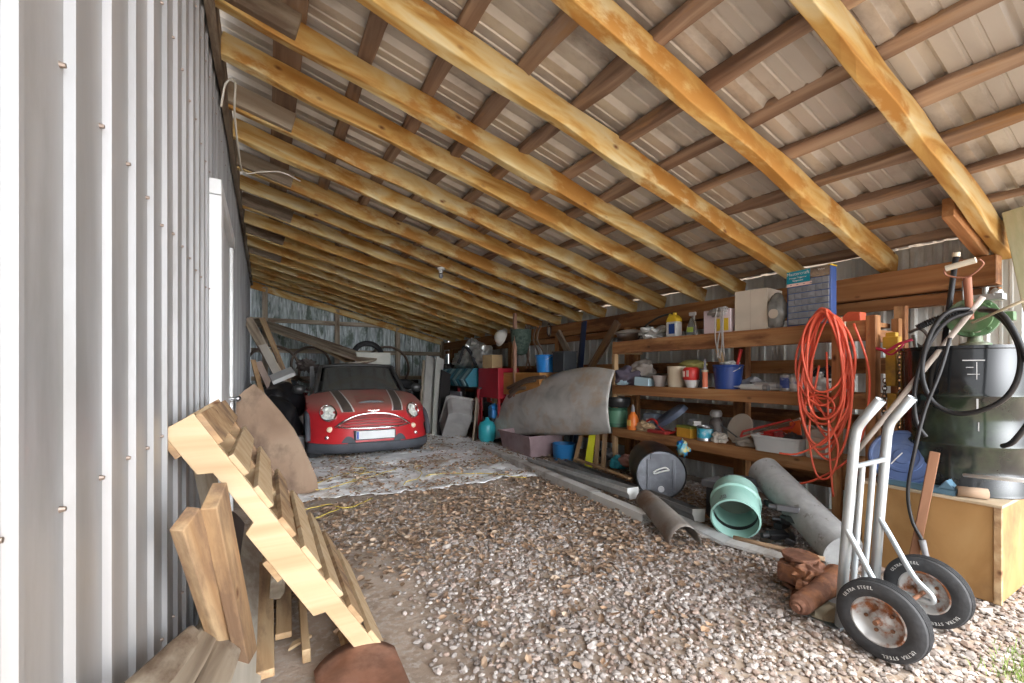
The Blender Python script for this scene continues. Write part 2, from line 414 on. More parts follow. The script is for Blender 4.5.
_ib = bmesh.new(); bmesh.ops.create_icosphere(_ib, subdivisions=1, radius=1.0)
ICO_V = [v.co.copy() for v in _ib.verts]; ICO_F = [tuple(v.index for v in f.verts) for f in _ib.faces]; _ib.free()
rg = random.Random(11)
def dens(x, y):
    """share of bare ground covered by gravel"""
    d = 1.0
    if x < 1.05 and y < 3.3:                                  # the dirt patch on the left
        d *= max(0.0, min(1, (x-0.62-0.12*noise.noise(Vector((x*2, y*2, 0))))/0.38))
    if y > 3.0: d *= max(0.1, 1-(y-3.0)/1.6)
    return d
def gravel_pos():
    y = 0.15+5.2*rg.random()**1.35; x = -0.1+4.4*rg.random()
    if x > 0.6+y*2.6+0.8: pass
    if rg.random() > dens(x, y): return None
    return x, y
def stone(p):
    x, y = p; s = (0.007+0.0085*rg.random()**1.5)
    if rg.random() < 0.03: s *= 1.7
    a = rg.random()*6.28; fl_ = 0.55+0.3*rg.random(); el = 1+0.6*rg.random()
    mx = Matrix.Rotation(a, 3, 'Z') @ Matrix.Rotation((rg.random()-.5)*0.9, 3, 'X')
    z = fz(x, y)+s*0.35+rg.random()*0.006
    v = []
    for c in ICO_V:
        k = 0.78+0.44*rg.random()
        q = mx @ Vector((c.x*s*el*k, c.y*s*k, c.z*s*fl_*k)); v.append((x+q.x, y+q.y, z+q.z))
    return v, ICO_F
gm = mat('crushed_stone', [(0.36, 0.30, 0.27), (0.47, 0.41, 0.37)], 0.9, scale=40, island=0.3)
def island_tint(m, cols):
    """each separate piece takes one colour of the ramp"""
    nt = m.node_tree; g = nt.nodes.new('ShaderNodeNewGeometry'); n = len(cols)
    r = ramp(nt, [(i/n, c) for i, c in enumerate(cols)]); r.color_ramp.interpolation = 'CONSTANT'
    ml = nt.nodes.new('ShaderNodeMath'); ml.operation = 'MULTIPLY'; ml.inputs[1].default_value = 17.31
    fr = nt.nodes.new('ShaderNodeMath'); fr.operation = 'FRACT'
    nt.links.new(g.outputs['Random Per Island'], ml.inputs[0]); nt.links.new(ml.outputs[0], fr.inputs[0]); nt.links.new(fr.outputs[0], r.inputs[0])
    hs = [x for x in nt.nodes if x.type == 'HUE_SAT'][0]; nt.links.new(r.outputs[0], hs.inputs['Color'])
gm.node_tree.nodes['Principled BSDF'].inputs['Specular IOR Level'].default_value = 0.1
island_tint(gm, [(0.33, 0.285, 0.26), (0.40, 0.355, 0.325), (0.28, 0.24, 0.215), (0.37, 0.295, 0.255), (0.44, 0.40, 0.37), (0.31, 0.235, 0.195), (0.36, 0.32, 0.295), (0.49, 0.45, 0.42)])
scatter('gravel', 42000, gravel_pos, stone, gm, 'loose crushed grey and pinkish gravel covering the ground near the opening', 'gravel')

lm = mat('dead_leaf', [(0.30, 0.17, 0.08), (0.42, 0.26, 0.13)], 0.9, scale=30, island=0.4)
lm.node_tree.nodes['Principled BSDF'].inputs['Specular IOR Level'].default_value = 0.15
island_tint(lm, [(0.26, 0.175, 0.115), (0.34, 0.24, 0.165), (0.19, 0.125, 0.085), (0.40, 0.31, 0.23), (0.30, 0.21, 0.145), (0.32, 0.21, 0.135)])
def leaf(p):
    x, y, zb = p; s = 0.013+0.021*rg.random(); a = rg.random()*6.28
    mx = Matrix.Rotation(a, 3, 'Z') @ Matrix.Rotation((rg.random()-.5)*1.3, 3, 'X') @ Matrix.Rotation((rg.random()-.5)*1.1, 3, 'Y')
    cu = (rg.random()-.3)*0.9; v = []; w = 0.35+0.3*rg.random()
    for (l, b) in ((-1, 0), (-.4, -w), (-.4, w), (0, 0), (.35, -w*1.1), (.35, w*1.1), (1, 0)):
        q = mx @ Vector((l*s, b*s, cu*s*(b*b*2+l*l*0.6))); v.append((x+q.x, y+q.y, zb+0.012+abs(q.z)*0.7+q.z*0.3))
    return v, [(0, 1, 3), (0, 3, 2), (1, 4, 3), (3, 5, 2), (4, 6, 3), (3, 6, 5)]
def leaf_pos():
    y = 2.0+7*rg.random(); x = -0.1+4.0*rg.random()
    d = 0.10
    if y > 2.6: d = 0.35
    if y > 3.0: d = 0.95
    if y > 4.3: d = 0.42+0.9*noise.noise(Vector((x*1.5, y*2.2, 5)))
    if y > 6.0: d *= 0.45
    cl = noise.noise(Vector((x*1.6, y*1.6, 9)))
    if y < 4.5 and 2.0 < x+0.15*y: d = max(d, 0.7+0.3*cl)
    if y < 2.6 and x < 1.4: d = 0.05
    if rg.random() > d*(0.75+0.7*cl): return None
    return x, y, fz(x, y)+(0.035 if y > 4.4 else 0.0)+0.02*rg.random()
scatter('fallen_leaves', 30000, leaf_pos, leaf, lm, 'brown dead leaves scattered thickly over the ground before the car', 'leaves')
# leaf litter over the near gravel, sparse
def leaf_pos2():
    y = 1.2+2.2*rg.random(); x = 0.8+2.4*rg.random()
    if rg.random() > 0.35+0.6*noise.noise(Vector((x*2, y*2, 1))): return None
    return x, y, fz(x, y)+0.012
scatter('leaf_litter', 1500, leaf_pos2, leaf, lm, 'sparse curled brown leaves lying on the near gravel', 'leaves')

# white woven ground sheet
tm = mat('woven_plastic_sheet', [(0.66, 0.66, 0.67), (0.76, 0.76, 0.77), (0.82, 0.82, 0.82)], 0.6, scale=4, bump=0.3, bscale=18, stain=(0.36, 0.28, 0.21), stain_scale=1.8, stain_amt=(0.56, 0.66))
def tarp(u, v):
    x = 0.30+u*3.1; edge = 0.22*noise.noise(Vector((u*5, 0, 3)))+0.10*noise.noise(Vector((u*17, 4, 3)))
    y0 = 4.55-0.25*u+edge; y = y0+v*(7.5)
    x += 0.10*noise.noise(Vector((v*9, u, 2)))*(1 if u in (0, 1) else 0.3)
    z = fz(x, y)+0.014+0.05*abs(noise.noise(Vector((x*2.2, y*4.5, 1))))+0.035*abs(noise.noise(Vector((x*6, y*8, 6))))
    return (x, y, z)
g = MB(); g.grid(tarp, 110, 200)
tp = g.build('ground_sheet', tm, smooth=180, thick=0.002); tag(tp, 'rumpled white woven plastic sheet spread on the ground before the red car', 'plastic sheet')
# yellow rope tangles on it
yr = sm('yellow_rope', (0.62, 0.47, 0.10), 0.8)
b = MB()
for k in range(7):
    pts = []; x, y = 0.62+0.28*(k % 4)+0.05*k, 4.15+0.22*k; a = random.random()*6
    for j in range(26):
        a += random.uniform(-0.55, 0.55); x += 0.045*math.cos(a*0.5+0.6)*1.0; y += 0.045*math.sin(a)
        pts.append((x, y, fz(x, y)+0.035+(0.02 if y > 4.4 else 0)))
    b.tube(pts, 0.005, 5)
tag(b.build('yellow_twine', yr, smooth=180), 'tangled strands of yellow twine lying on the ground sheet', 'twine', kind='stuff')
# grass at the near right
gb = []
gf = []
for k in range(900):
    x, y = rg.gauss(2.80, 0.14), rg.gauss(0.44, 0.07)
    h = 0.02+0.045*rg.random(); a = rg.random()*6.28; w = 0.0022; o = len(gb)
    dx, dy = math.cos(a)*w, math.sin(a)*w; lx, ly = (rg.random()-.5)*h, (rg.random()-.5)*h; z = fz(x, y)
    gb += [(x-dx, y-dy, z), (x+dx, y+dy, z), (x+lx*.4+dx*.7, y+ly*.4+dy*.7, z+h*.6), (x+lx*.4-dx*.7, y+ly*.4-dy*.7, z+h*.6), (x+lx, y+ly, z+h)]
    gf += [(o, o+1, o+2, o+3), (o+3, o+2, o+4)]
me = bpy.data.meshes.new('grass'); me.from_pydata(gb, [], gf); me.materials.append(mat('grass_green', [(0.16, 0.26, 0.05), (0.30, 0.40, 0.10)], 0.8, scale=9))
o = bpy.data.objects.new('grass', me); C.objects.link(o); tag(o, 'small tuft of green grass growing in the gravel', 'grass', kind='stuff')

# ------------------------------------------------------------------ left wall: door, cable, leaning timber
b = MB(); b.box((XL-0.02, 3.24, 0), (XL+0.045, 3.40, 2.35)); b.box((XL-0.02, 3.24, 2.355), (XL+0.045, 4.62, 2.45)); b.box((XL-0.02, 4.52, 0), (XL+0.035, 4.62, 2.34))
dr = b.build('door_1', M['white'], bevel=0.004); tag(dr, kind='structure')
b = MB(); b.box((XL-0.03, 3.42, 0.02), (XL+0.012, 4.52, 2.34)); b.build('door_panel', sm('pale_door', (0.62, 0.64, 0.65), 0.5), dr, bevel=0.003)
b = MB(); b.cyl((XL+0.012, 4.42, 1.02), (XL+0.06, 4.42, 1.02), 0.012); b.blob((XL+0.075, 4.42, 1.02), 0.028, amp=0); b.build('door_handle', sm('steel', (0.55, 0.55, 0.56), 0.3, 1.0), dr, smooth=60)
# screws in the sheet
b = MB(); pr = random.Random(3)
for j, z in enumerate((0.35, 1.02, 1.75, 2.48, 3.05)):
    for k in range(24):
        y = 0.40+k*0.203; zz = z+pr.uniform(-.02, .02); b.cyl((XL-0.02, y, zz), (XL-0.012, y, zz), 0.006, 0.004, n=8)
w = b.build('screws', sm('screw_heads', (0.30, 0.24, 0.20), 0.5, 0.7), wl)
tag(w, kind='stuff')
# electric cable looped from the ledger
wh = sm('white_cable', (0.62, 0.58, 0.50), 0.6)
b = MB(); lp = [(-0.22, 3.0, 2.78), (-0.20, 3.05, 2.95), (-0.16, 3.15, 3.03), (-0.17, 3.3, 2.92), (-0.16, 3.6, 2.80), (-0.14, 3.9, 2.78), (-0.02, 4.02, 2.86), (0.12, 4.05, 2.90), (0.26, 4.06, 2.86)]
def smooth_pts(p, n=8):
    """Catmull-Rom through points"""
    p = [Vector(q) for q in p]; out = []
    for i in range(len(p)-1):
        a, b_, c, d = p[max(i-1, 0)], p[i], p[i+1], p[min(i+2, len(p)-1)]
        for k in range(n):
            t = k/n; out.append(0.5*((2*b_)+(c-a)*t+(2*a-5*b_+4*c-d)*t*t+(3*b_-a-3*c+d)*t*t*t))
    out.append(p[-1]); return out
b.tube(smooth_pts(lp), 0.006, 6); tag(b.build('electric_cable', wh, smooth=180), 'loose white electric cable looping from the left wall ledger to the rafters', 'cable')
# lamp holder under a rafter
lt = empty('lamp_holder', (2.08, 5.60, zr(2.08)-0.002), label='small bare ceiling lamp holder fixed to a rafter', cat='lamp')
b = MB(); b.lathe([(0.0, 0), (0.055, 0), (0.055, -0.02), (0.03, -0.035), (0.028, -0.07), (0, -0.07)], 20); b.build('socket', sm('porcelain', (0.6, 0.6, 0.58), 0.4), lt, smooth=50)
b = MB(); b.lathe([(0.0, -0.07), (0.014, -0.07), (0.03, -0.10), (0.03, -0.12), (0.018, -0.14), (0, -0.145)], 16); b.build('bulb', sm('dull_bulb', (0.25, 0.25, 0.27), 0.15), lt, smooth=80)

# wooden pallet leaning on the left wall
A0 = Vector((0.46, 1.93, 0.0)); A1 = Vector((-0.225, 1.93, 1.10))
av = (A1-A0).normalized(); Ln = (A1-A0).length; bv = Vector((0.0, 1.0, 0.0)); nv = bv.cross(av).normalized()
if nv.x < 0: nv = -nv
pal = empty('pallet', A0, label='pale wooden pallet with notched stringers leaning against the left metal wall', cat='pallet')
def pp(a, b_, n): return av*a+bv*b_+nv*n            # pallet coordinates, origin at the near bottom corner
SH = 0.11
for k, off in enumerate((0.0, 0.47, 0.94)):
    n0, n1 = 0.162, 0.037
    b = MB()
    out = [(0.015, 0), (0.03, n1), (0.10*Ln, n1), (0.105*Ln, n1+0.0)]
    prof = [(0, -SH), (0.06*Ln, -SH), (0.075*Ln, -SH+.04), (0.27*Ln, -SH+.04), (0.285*Ln, -SH), (0.63*Ln, -SH), (0.645*Ln, -SH+.042), (0.83*Ln, -SH+.042), (0.85*Ln, -SH), (Ln, -SH), (Ln, 0), (0, 0)]
    b.poly([pp(a, off, n) for a, n in prof], bv*0.038)
    b.build('stringer', M['palewood'] if k == 0 else M['oldboard'], pal, bevel=0.003)
rw = random.Random(5)
a = 0.01
for k in range(8):
    w_ = (0.135, 0.10, 0.10, 0.12, 0.095, 0.10, 0.095, 0.13)[k]
    e = rw.uniform(-0.02, 0.05)
    b = MB(); b.poly([pp(a, 0.0 if k != 6 else 0.02, 0), pp(a+w_, 0.0, 0), pp(a+w_-rw.uniform(0, .02), 1.0+e, 0), pp(a, 0.99, 0)], nv*0.02)
    b.build('deckboard', [M['palewood'], M['oldboard']][k % 3 == 1], pal, bevel=0.002)
    a += w_+ (Ln-0.02-0.875)/7
for a in (0.0, 0.58, Ln-0.11):
    b = MB(); b.poly([pp(a, 0.0, -SH), pp(a+0.10, 0, -SH), pp(a+0.10, 0.98, -SH), pp(a, 0.98, -SH)], nv*-0.02)
    b.build('bottom_board', M['oldboard'], pal, bevel=0.002)

# brown plywood leaning behind the pallet
pm = mat('dirty_plywood', [(0.17, 0.105, 0.065), (0.25, 0.165, 0.11), (0.31, 0.22, 0.15)], 0.85, scale=2.2, stretch=(1, .5, .5), bump=0.2, stain=(0.14, 0.09, 0.06), space='Object')
b = MB(); ol = [(236, 398), (245, 390), (254, 384), (265, 394), (281, 412), (294, 429), (302, 444), (309, 460), (316, 476), (317, 491)]
pts = [at(px, py, Y=5.0) for px, py in ol]; pts = [Vector((max(p.x, -0.25), 4.86+0.20*p.z, p.z)) for p in pts]
pts[-1].z = 0.005; pts.append(Vector((-0.25, 4.86, 0.005)))
b.poly(pts, (0, 0.016, 0)); tag(b.build('plywood_sheet', pm), 'brown warped plywood sheet leaning between the pallet and the car', 'plywood sheet')

# grey board standing against the wall under the pallet
beam('leaning_board', (-0.10, 2.36, 0.0), (-0.245, 2.20, 1.0), 0.085, 0.04, M['greywood'], side=(0.9, -0.4, 0.2), label='narrow grey weathered board standing against the wall under the pallet', cat='board')
# two thick brown planks
beam('thick_plank', (-0.06, 2.14, 0.02), (-0.14, 1.66, 0.86), 0.115, 0.045, M['oldboard'], side=(1, -0.25, 0.05), rough=0.003, label='thick brown plank leaning by the wall, right one of the pair', cat='plank', group='brown planks by the wall')
beam('thick_plank', (-0.115, 2.12, 0.02), (-0.205, 1.58, 0.82), 0.085, 0.04, M['oldboard'], side=(1, -0.6, 0.05), rough=0.003, label='thick brown plank leaning by the wall, left one of the pair', cat='plank', group='brown planks by the wall')
# grey boards in the corner
for k, (p0, p1, w_) in enumerate((((-0.13, 1.98, 0.20), (-0.175, 1.05, 0.43), 0.11), ((-0.19, 2.0, 0.26), (-0.21, 1.05, 0.55), 0.08), ((-0.22, 1.85, 0.33), (-0.235, 0.95, 0.66), 0.07))):
    beam('grey_plank', p0, p1, w_, 0.05, M['greywood'], side=(0.8, 0, 0.7), rough=0.006, bevel=0.012, label='grey weathered plank end at the bottom left, %s one from the room' % ordn[k], cat='plank', group='grey planks in the near left corner')
# light plywood strip along the foot of the wall
lw = mat('bleached_board', [(0.36, 0.32, 0.26), (0.46, 0.42, 0.35), (0.52, 0.48, 0.41)], 0.85, scale=3, stretch=(3, 0.4, 3), bump=0.3, stain=(0.28, 0.22, 0.17))
b = MB(); b.grid(lambda u, v: (-0.235+0.215*u, 1.75+1.9*v, 0.22-0.19*u), 2, 6)
tag(b.build('bleached_board', lw, thick=0.018), 'wide bleached grey board tilted along the foot of the left wall', 'board')
b = MB(); b.grid(lambda u, v: (-0.20+0.07*u, 2.75+0.75*v, 0.30-0.10*u-0.08*v*0+0.01*math.sin(u*3)), 3, 4)
tag(b.build('black_strip', sm('black_plastic', (0.02, 0.02, 0.022), 0.5), thick=0.02), 'short black plastic strip lying on the bleached board', 'plastic strip')
# boards on the ground under the pallet
beam('ground_board', (-0.013, 2.0, 0.035), (-0.005, 3.16, 0.035), 0.095, 0.035, M['oldboard'], label='flat brown board lying on the dirt under the pallet, left one', cat='board', group='boards on the dirt')
beam('ground_board', (0.075, 2.26, 0.03), (0.10, 2.95, 0.03), 0.07, 0.03, M['oldboard'], label='shorter brown board lying on the dirt under the pallet', cat='board', group='boards on the dirt')
beam('ground_stake', (0.155, 2.05, 0.03), (0.175, 2.75, 0.06), 0.035, 0.06, M['oldboard'], label='narrow wooden stake on the dirt beside the rusty plate', cat='board')
b = MB(); b.poly([(0.09, 2.16, 0.01), (0.19, 2.22, 0.01), (0.18, 2.235, 0.01), (0.11, 2.21, 0.01)], (0, 0, 0.012)); tag(b.build('wood_splinter', M['palewood']), 'small pale wood splinter lying on the dirt', 'splinter')
b = MB(); b.poly([(0.02, 2.62, 0.05), (0.07, 2.60, 0.05), (0.085, 2.70, 0.16), (0.03, 2.74, 0.17)], (0.02, 0.03, 0.012)); tag(b.build('broken_board', M['greywood']), 'broken grey board end between the two ground boards', 'board')
# rusty plate
rust = mat('rust', [(0.17, 0.07, 0.035), (0.25, 0.115, 0.07), (0.30, 0.16, 0.11)], 0.85, scale=6, bump=0.4, stain=(0.13, 0.06, 0.035))
b = MB(); b.grid(lambda u, v: (0.17+0.32*u+0.0*v, 1.55+0.42*v-0.07*abs(2*u-1)**3*v, 0.03+0.03*math.sin(u*3.14)+0.02*v), 12, 8)
tag(b.build('rusty_plate', rust, smooth=180, thick=0.006), 'rusty curved steel plate at the foot of the pallet', 'steel plate')

# ------------------------------------------------------------------ shelf unit on the right wall
SX0, SX1, SYa, SYb = 3.80, 4.27, 1.48, 4.10       # front, back, near end, far end
Z1, Z2, Z3 = 1.63, 1.085, 0.56                      # board tops
sh = empty('shelf_unit', (SX0, SYa, 0), label='long brown wooden shelf unit with three deep shelves along the right wall', cat='shelf')
def part(o, parent):
    o.parent = parent; o.location = o.location-parent.location; return o
for z, hh in ((Z1, 0.15), (Z2, 0.11), (Z3, 0.11)):
    part(beam('shelf', ((SX0+SX1)/2+.02, SYa, z-0.018), ((SX0+SX1)/2+.02, SYb, z-0.018), SX1-SX0-.05, 0.036, M['shelfwood'], rough=0.003), sh)
    part(beam('front_rail', (SX0+0.02, SYa-0.02, z-hh/2), (SX0+0.02, SYb+0.01, z-hh/2), 0.04, hh, M['shelfwood'], rough=0.006), sh)
for y in (SYa-0.05,):
    part(beam('post', (SX0+0.03, y, 0), (SX0+0.03, y, Z1+0.03), 0.09, 0.06, M['shelfwood'], side=(0, 1, 0), rough=0.004), sh)
    part(beam('post', (SX1-0.03, y, 0), (SX1-0.03, y, Z1+0.03), 0.09, 0.05, M['shelfwood'], side=(0, 1, 0), rough=0.004), sh)
for y in (SYb+0.015,):
    part(beam('post', (SX0+0.05, y, 0), (SX0+0.05, y, Z1-0.03), 0.06, 0.05, M['oldboard'], side=(0, 1, 0), rough=0.004), sh)
    part(beam('post', (SX1-0.03, y, 0), (SX1-0.03, y, Z1-0.03), 0.06, 0.05, M['shelfwood'], side=(0, 1, 0), rough=0.004), sh)
for z in (Z1-.11, Z2-.09, Z3-.09):
    for y in (SYa-0.02, SYb-0.03):
        part(beam('side_rail', (SX0+0.05, y, z), (SX1, y, z), 0.035, 0.09, M['shelfwood'] if y < 3 else M['oldboard'], rough=0.003), sh)
# a brown stud before the shelves that carries the cord
beam('cord_stud', (3.745, 1.62, 0.0), (3.745, 1.62, 1.66), 0.045, 0.06, M['shelfwood'], side=(0, 1, 0), rough=0.006, label='rough brown stud standing before the shelves with the orange cord hung on it', cat='post')

def yc(px, X): return at(px, 372.5, X=X).y
def zc(py, X, Y):
    return 1.25+(372-py)*(ST*X+CT*Y)/433

BLK = sm('black_plastic', (0.018, 0.018, 0.02), 0.45); WHT = sm('white_plastic', (0.70, 0.70, 0.68), 0.5)
GRY = sm('grey_plastic', (0.30, 0.30, 0.31), 0.6); DGR = sm('dark_grey', (0.06, 0.06, 0.065), 0.6); RED = sm('red_plastic', (0.55, 0.03, 0.025), 0.45)
BLU = sm('navy_plastic', (0.02, 0.06, 0.26), 0.35); YEL = sm('yellow_plastic', (0.72, 0.48, 0.03), 0.5); ORG = sm('orange_plastic', (0.78, 0.13, 0.03), 0.5)
STL = sm('bright_steel', (0.55, 0.55, 0.56), 0.3, 1.0); TEAL = sm('teal_plastic', (0.03, 0.28, 0.36), 0.4); CRD = sm('beige_cardboard', (0.60, 0.52, 0.42), 0.85)
GRN = sm('green_plastic', (0.05, 0.15, 0.09), 0.5); CREAM = sm('cream_plastic', (0.66, 0.56, 0.41), 0.55); LBL = sm('pale_blue', (0.45, 0.62, 0.70), 0.7)
CLR = mat('clear_plastic', [(0.75, 0.78, 0.78), (0.65, 0.70, 0.70)], 0.15, trans=0.85, scale=6, bump=0.2)

def text_mesh(s, size, mx, ext=0.0006):
    """lettering as real mesh geometry"""
    cu = bpy.data.curves.new('lettering', 'FONT'); cu.body = s; cu.size = size; cu.extrude = ext; cu.align_x = 'CENTER'; cu.align_y = 'CENTER'; cu.resolution_u = 3
    o = bpy.data.objects.new('lettering', cu); C.objects.link(o); bpy.context.view_layer.update()
    me = bpy.data.meshes.new_from_object(o.evaluated_get(bpy.context.evaluated_depsgraph_get())); me.transform(mx)
    bpy.data.objects.remove(o); bpy.data.curves.remove(cu); return me
def text(s, size, mx, m, name='lettering', parent=None, ext=0.0006):
    items = s if isinstance(s, list) else [(s, mx)]
    bm = bmesh.new()
    for ch, mm in items: bm.from_mesh(text_mesh(ch, size, mm, ext))
    me = bpy.data.meshes.new(name); bm.to_mesh(me); bm.free(); me.materials.clear(); me.materials.append(m)
    o = bpy.data.objects.new(name, me); C.objects.link(o)
    if parent: o.parent = parent
    return o

def lathe_obj(name, prof, m, loc, n=28, rot=(0, 0, 0), parent=None, smooth=45, sc_=(1, 1, 1)):
    b = MB(); b.lathe(prof, n); o = b.build(name, m, parent, smooth=smooth); o.location = loc; o.rotation_euler = rot; o.scale = sc_
    return o

# --- top shelf
# silver lidded bowl
r = empty('roasting_bowl', (4.0, 4.0, Z1), label='silver bowl with a pale domed lid at the far end of the top shelf', cat='bowl')
lathe_obj('bowl', [(0, 0), (0.08, 0), (0.155, 0.05), (0.175, 0.095), (0.17, 0.095), (0.15, 0.055), (0, 0.012)], STL, (0, 0, 0), parent=r)
lathe_obj('lid', [(0.195, 0.10), (0.20, 0.105), (0.17, 0.13), (0.09, 0.15), (0, 0.155), (0, 0.145), (0.18, 0.10)], sm('dusty_lid', (0.50, 0.47, 0.42), 0.5, 0.3), (0, 0, 0), parent=r)
# crumpled bag
b = MB(); b.blob((0, 0, 0.06), (0.13, 0.16, 0.085), 4, 0.9, 2.6, 4)
o = b.build('crumpled_bag', mat('crumpled_plastic', [(0.42, 0.42, 0.40), (0.60, 0.60, 0.58)], 0.4, scale=8), smooth=30, loc=(3.98, 3.62, Z1)); tag(o, 'crumpled grey plastic bag between the bowl and the yellow jug', 'bag')
b = MB(); b.tube(smooth_pts([(3.93, 3.80, Z1+0.02), (3.95, 3.72, Z1+0.16), (4.0, 3.55, Z1+0.26), (4.1, 3.4, Z1+0.30)], 6), 0.012, 8)
tag(b.build('black_strap', BLK, smooth=180), 'black strap reaching up from the top shelf to the beam', 'strap')
# yellow and white jug
def jug(name, loc, w, d, h, m1, m2, label, cat='jug', capm=None, rz=0):
    e = empty(name, loc, rz, label, cat)
    b = MB(); b.box((-w/2, -d/2, 0), (w/2, d/2, h*0.68)); b.build('body', m2, e, bevel=min(w, d)*0.18)
    b = MB(); b.poly([(-w/2, -d/2, h*0.66), (-w/2, d/2, h*0.66), (-w/2, d*0.46, h*0.78), (-w/2, d*0.12, h*0.95), (-w/2, -d*0.22, h*0.95), (-w/2, -d*0.46, h*0.80)], (w, 0, 0)); b.build('shoulder', m1, e, bevel=min(w, d)*0.12)
    b = MB(); b.tube(smooth_pts([(0, d*0.10, h*0.92), (0, d*0.36, h*0.99), (0, d*0.5, h*0.86), (0, d*0.46, h*0.70)], 5), 0.012, 8); b.build('handle', m1, e, smooth=180)
    b = MB(); b.cyl((0, -d*0.08, h*0.93), (0, -d*0.08, h*1.05), 0.022, n=18); b.build('cap', capm or m1, e, smooth=40)
    return e
j = jug('bleach_jug', (3.93, yc(674, 3.93), Z1), 0.10, 0.15, 0.26, YEL, WHT, 'yellow topped white jug with a blue label on the top shelf')
b = MB(); b.box((-0.052, -0.05, 0.04), (-0.0505, 0.03, 0.15)); b.build('blue_label', BLU, j)
# spray bottle
s_ = empty('spray_bottle', (3.92, yc(692, 3.92), Z1), label='clear plastic spray bottle with a green label on the top shelf', cat='bottle')
lathe_obj('body', [(0, 0), (0.055, 0), (0.058, 0.03), (0.05, 0.10), (0.028, 0.17), (0.015, 0.20), (0.015, 0.22), (0, 0.22)], CLR, (0, 0, 0), parent=s_, sc_=(0.7, 1.15, 1))
b = MB(); b.box((-0.012, -0.045, 0.215), (0.012, 0.03, 0.25)); b.box((-0.006, -0.035, 0.17), (0.006, -0.02, 0.22)); b.build('trigger_head', sm('grey_trigger', (0.5, 0.5, 0.48), 0.5), s_, bevel=0.003)
b = MB(); b.box((-0.0425, -0.045, 0.04), (-0.040, 0.03, 0.09)); b.build('green_label', sm('lime_label', (0.40, 0.55, 0.10), 0.6), s_)
# pink and white carton
r = empty('seed_carton', (3.93, yc(722, 3.93), Z1), 0.05, 'pink and white carton with a yellow panel on the top shelf', 'carton')
b = MB(); b.box((-0.09, -0.14, 0), (0.09, 0.14, 0.23)); b.build('box', sm('pinkish_white', (0.68, 0.55, 0.56), 0.7), r, bevel=0.004)
b = MB(); b.box((-0.0915, -0.12, 0.02), (-0.0905, 0.0, 0.14)); b.build('yellow_panel', YEL, r)
# rope bundle over the shelf edge
b = MB(); rr = random.Random(2)
for k in range(4):
    y0 = yc(718+k*2, 3.77)
    b.tube(smooth_pts([(3.88, y0, Z1+0.20), (3.80, y0+.02, Z1+0.24), (3.765, y0+rr.uniform(-.03, .03), Z1+0.10), (3.76, y0+rr.uniform(-.02, .02), Z1-0.08), (3.765, y0+rr.uniform(-.02, .04), Z1-0.25)], 6), 0.006, 6)
b.blob((3.84, yc(718, 3.84), Z1+0.20), (0.05, 0.09, 0.04), 3, 0.7, 5, 3)
tag(b.build('rope_bundle', sm('grey_rope', (0.38, 0.36, 0.34), 0.9), smooth=180), 'grey rope bundle hanging over the edge of the top shelf', 'rope')
# cardboard box
b = MB(); b.box((-0.15, -0.145, 0), (0.15, 0.145, 0.375)); o = b.build('cardboard_box', CRD, bevel=0.004, loc=(4.02, yc(757, 4.0), Z1)); o.rotation_euler = (0, 0, R(6)); tag(o, 'tall plain beige cardboard box on the top shelf', 'box')
bb = MB(); bb.box((-0.151, -0.004, 0.0), (-0.1502, 0.004, 0.37)); bb.build('tape_seam', sm('tape', (0.50, 0.42, 0.33), 0.5), o)
# clear bag with a round label
r = empty('packaged_bag', (3.92, yc(777, 3.92), Z1), label='dark clear plastic package with a round cream label beside the cardboard box', cat='bag')
b = MB(); b.blob((0, 0, 0.155), (0.05, 0.085, 0.16), 3, 0.35, 2.5, 8); b.build('package', mat('smoky_bag', [(0.13, 0.13, 0.12), (0.30, 0.30, 0.28)], 0.25, scale=9, bump=0.3), r, smooth=60)
b = MB(); b.cyl((-0.052, 0.0, 0.13), (-0.060, 0.0, 0.13), 0.042, n=24); b.build('round_label', sm('cream_paper', (0.62, 0.54, 0.44), 0.7), r)
# blue parts organiser
OX = 3.86; ya, yb_ = yc(831, OX), yc(787, OX)
r = empty('parts_organizer', (OX, (ya+yb_)/2, Z1), label='blue small-parts organizer with grey drawers on the top shelf', cat='organizer')
w_ = (yb_-ya)/2; hh = 0.46
b = MB(); b.box((0.0, -w_, 0), (0.09, w_, hh)); b.build('case', sm('organizer_blue', (0.05, 0.095, 0.27), 0.4), r, bevel=0.004)
dg = mat('smoky_drawer', [(0.17, 0.175, 0.19), (0.27, 0.28, 0.30)], 0.25, scale=9)
for i in range(8):
    z0 = 0.015+i*0.053
    for k in range(6 if i > 1 else 4):
        n_ = 6 if i > 1 else 4
        y0 = -w_+0.012+(2*w_-0.024)*k/n_; y1 = -w_+0.012+(2*w_-0.024)*(k+1)/n_-0.002
        b = MB(); b.box((-0.008, y0, z0), (0.05, y1, z0+0.047)); b.box((-0.016, (y0+y1)/2-0.008, z0+0.012), (-0.007, (y0+y1)/2+0.008, z0+0.017)); b.build('drawer', dg, r, bevel=0.002)
b = MB(); b.box((-0.0125, 0.0-w_*0.12, hh-0.10), (-0.0105, w_*0.98, hh+0.002)); tl = b.build('teal_label', sm('label_teal', (0.0, 0.27, 0.36), 0.5), r)
b = MB(); b.box((-0.0126, 0.0-w_*0.20, hh-0.125), (-0.0106, w_*0.98, hh-0.10)); b.build('label_strip', sm('label_pink', (0.78, 0.55, 0.50), 0.6), r)
b = MB(); b.box((-0.0125, -w_*0.98, hh-0.075), (-0.0105, -w_*0.14, hh+0.002)); b.build('picture_label', mat('label_photo', [(0.05, 0.04, 0.035), (0.30, 0.22, 0.15)], 0.5, scale=14), r)
LM = Matrix(((0, 0, -1, 0), (-1, 0, 0, 0), (0, 1, 0, 0), (0, 0, 0, 1)))
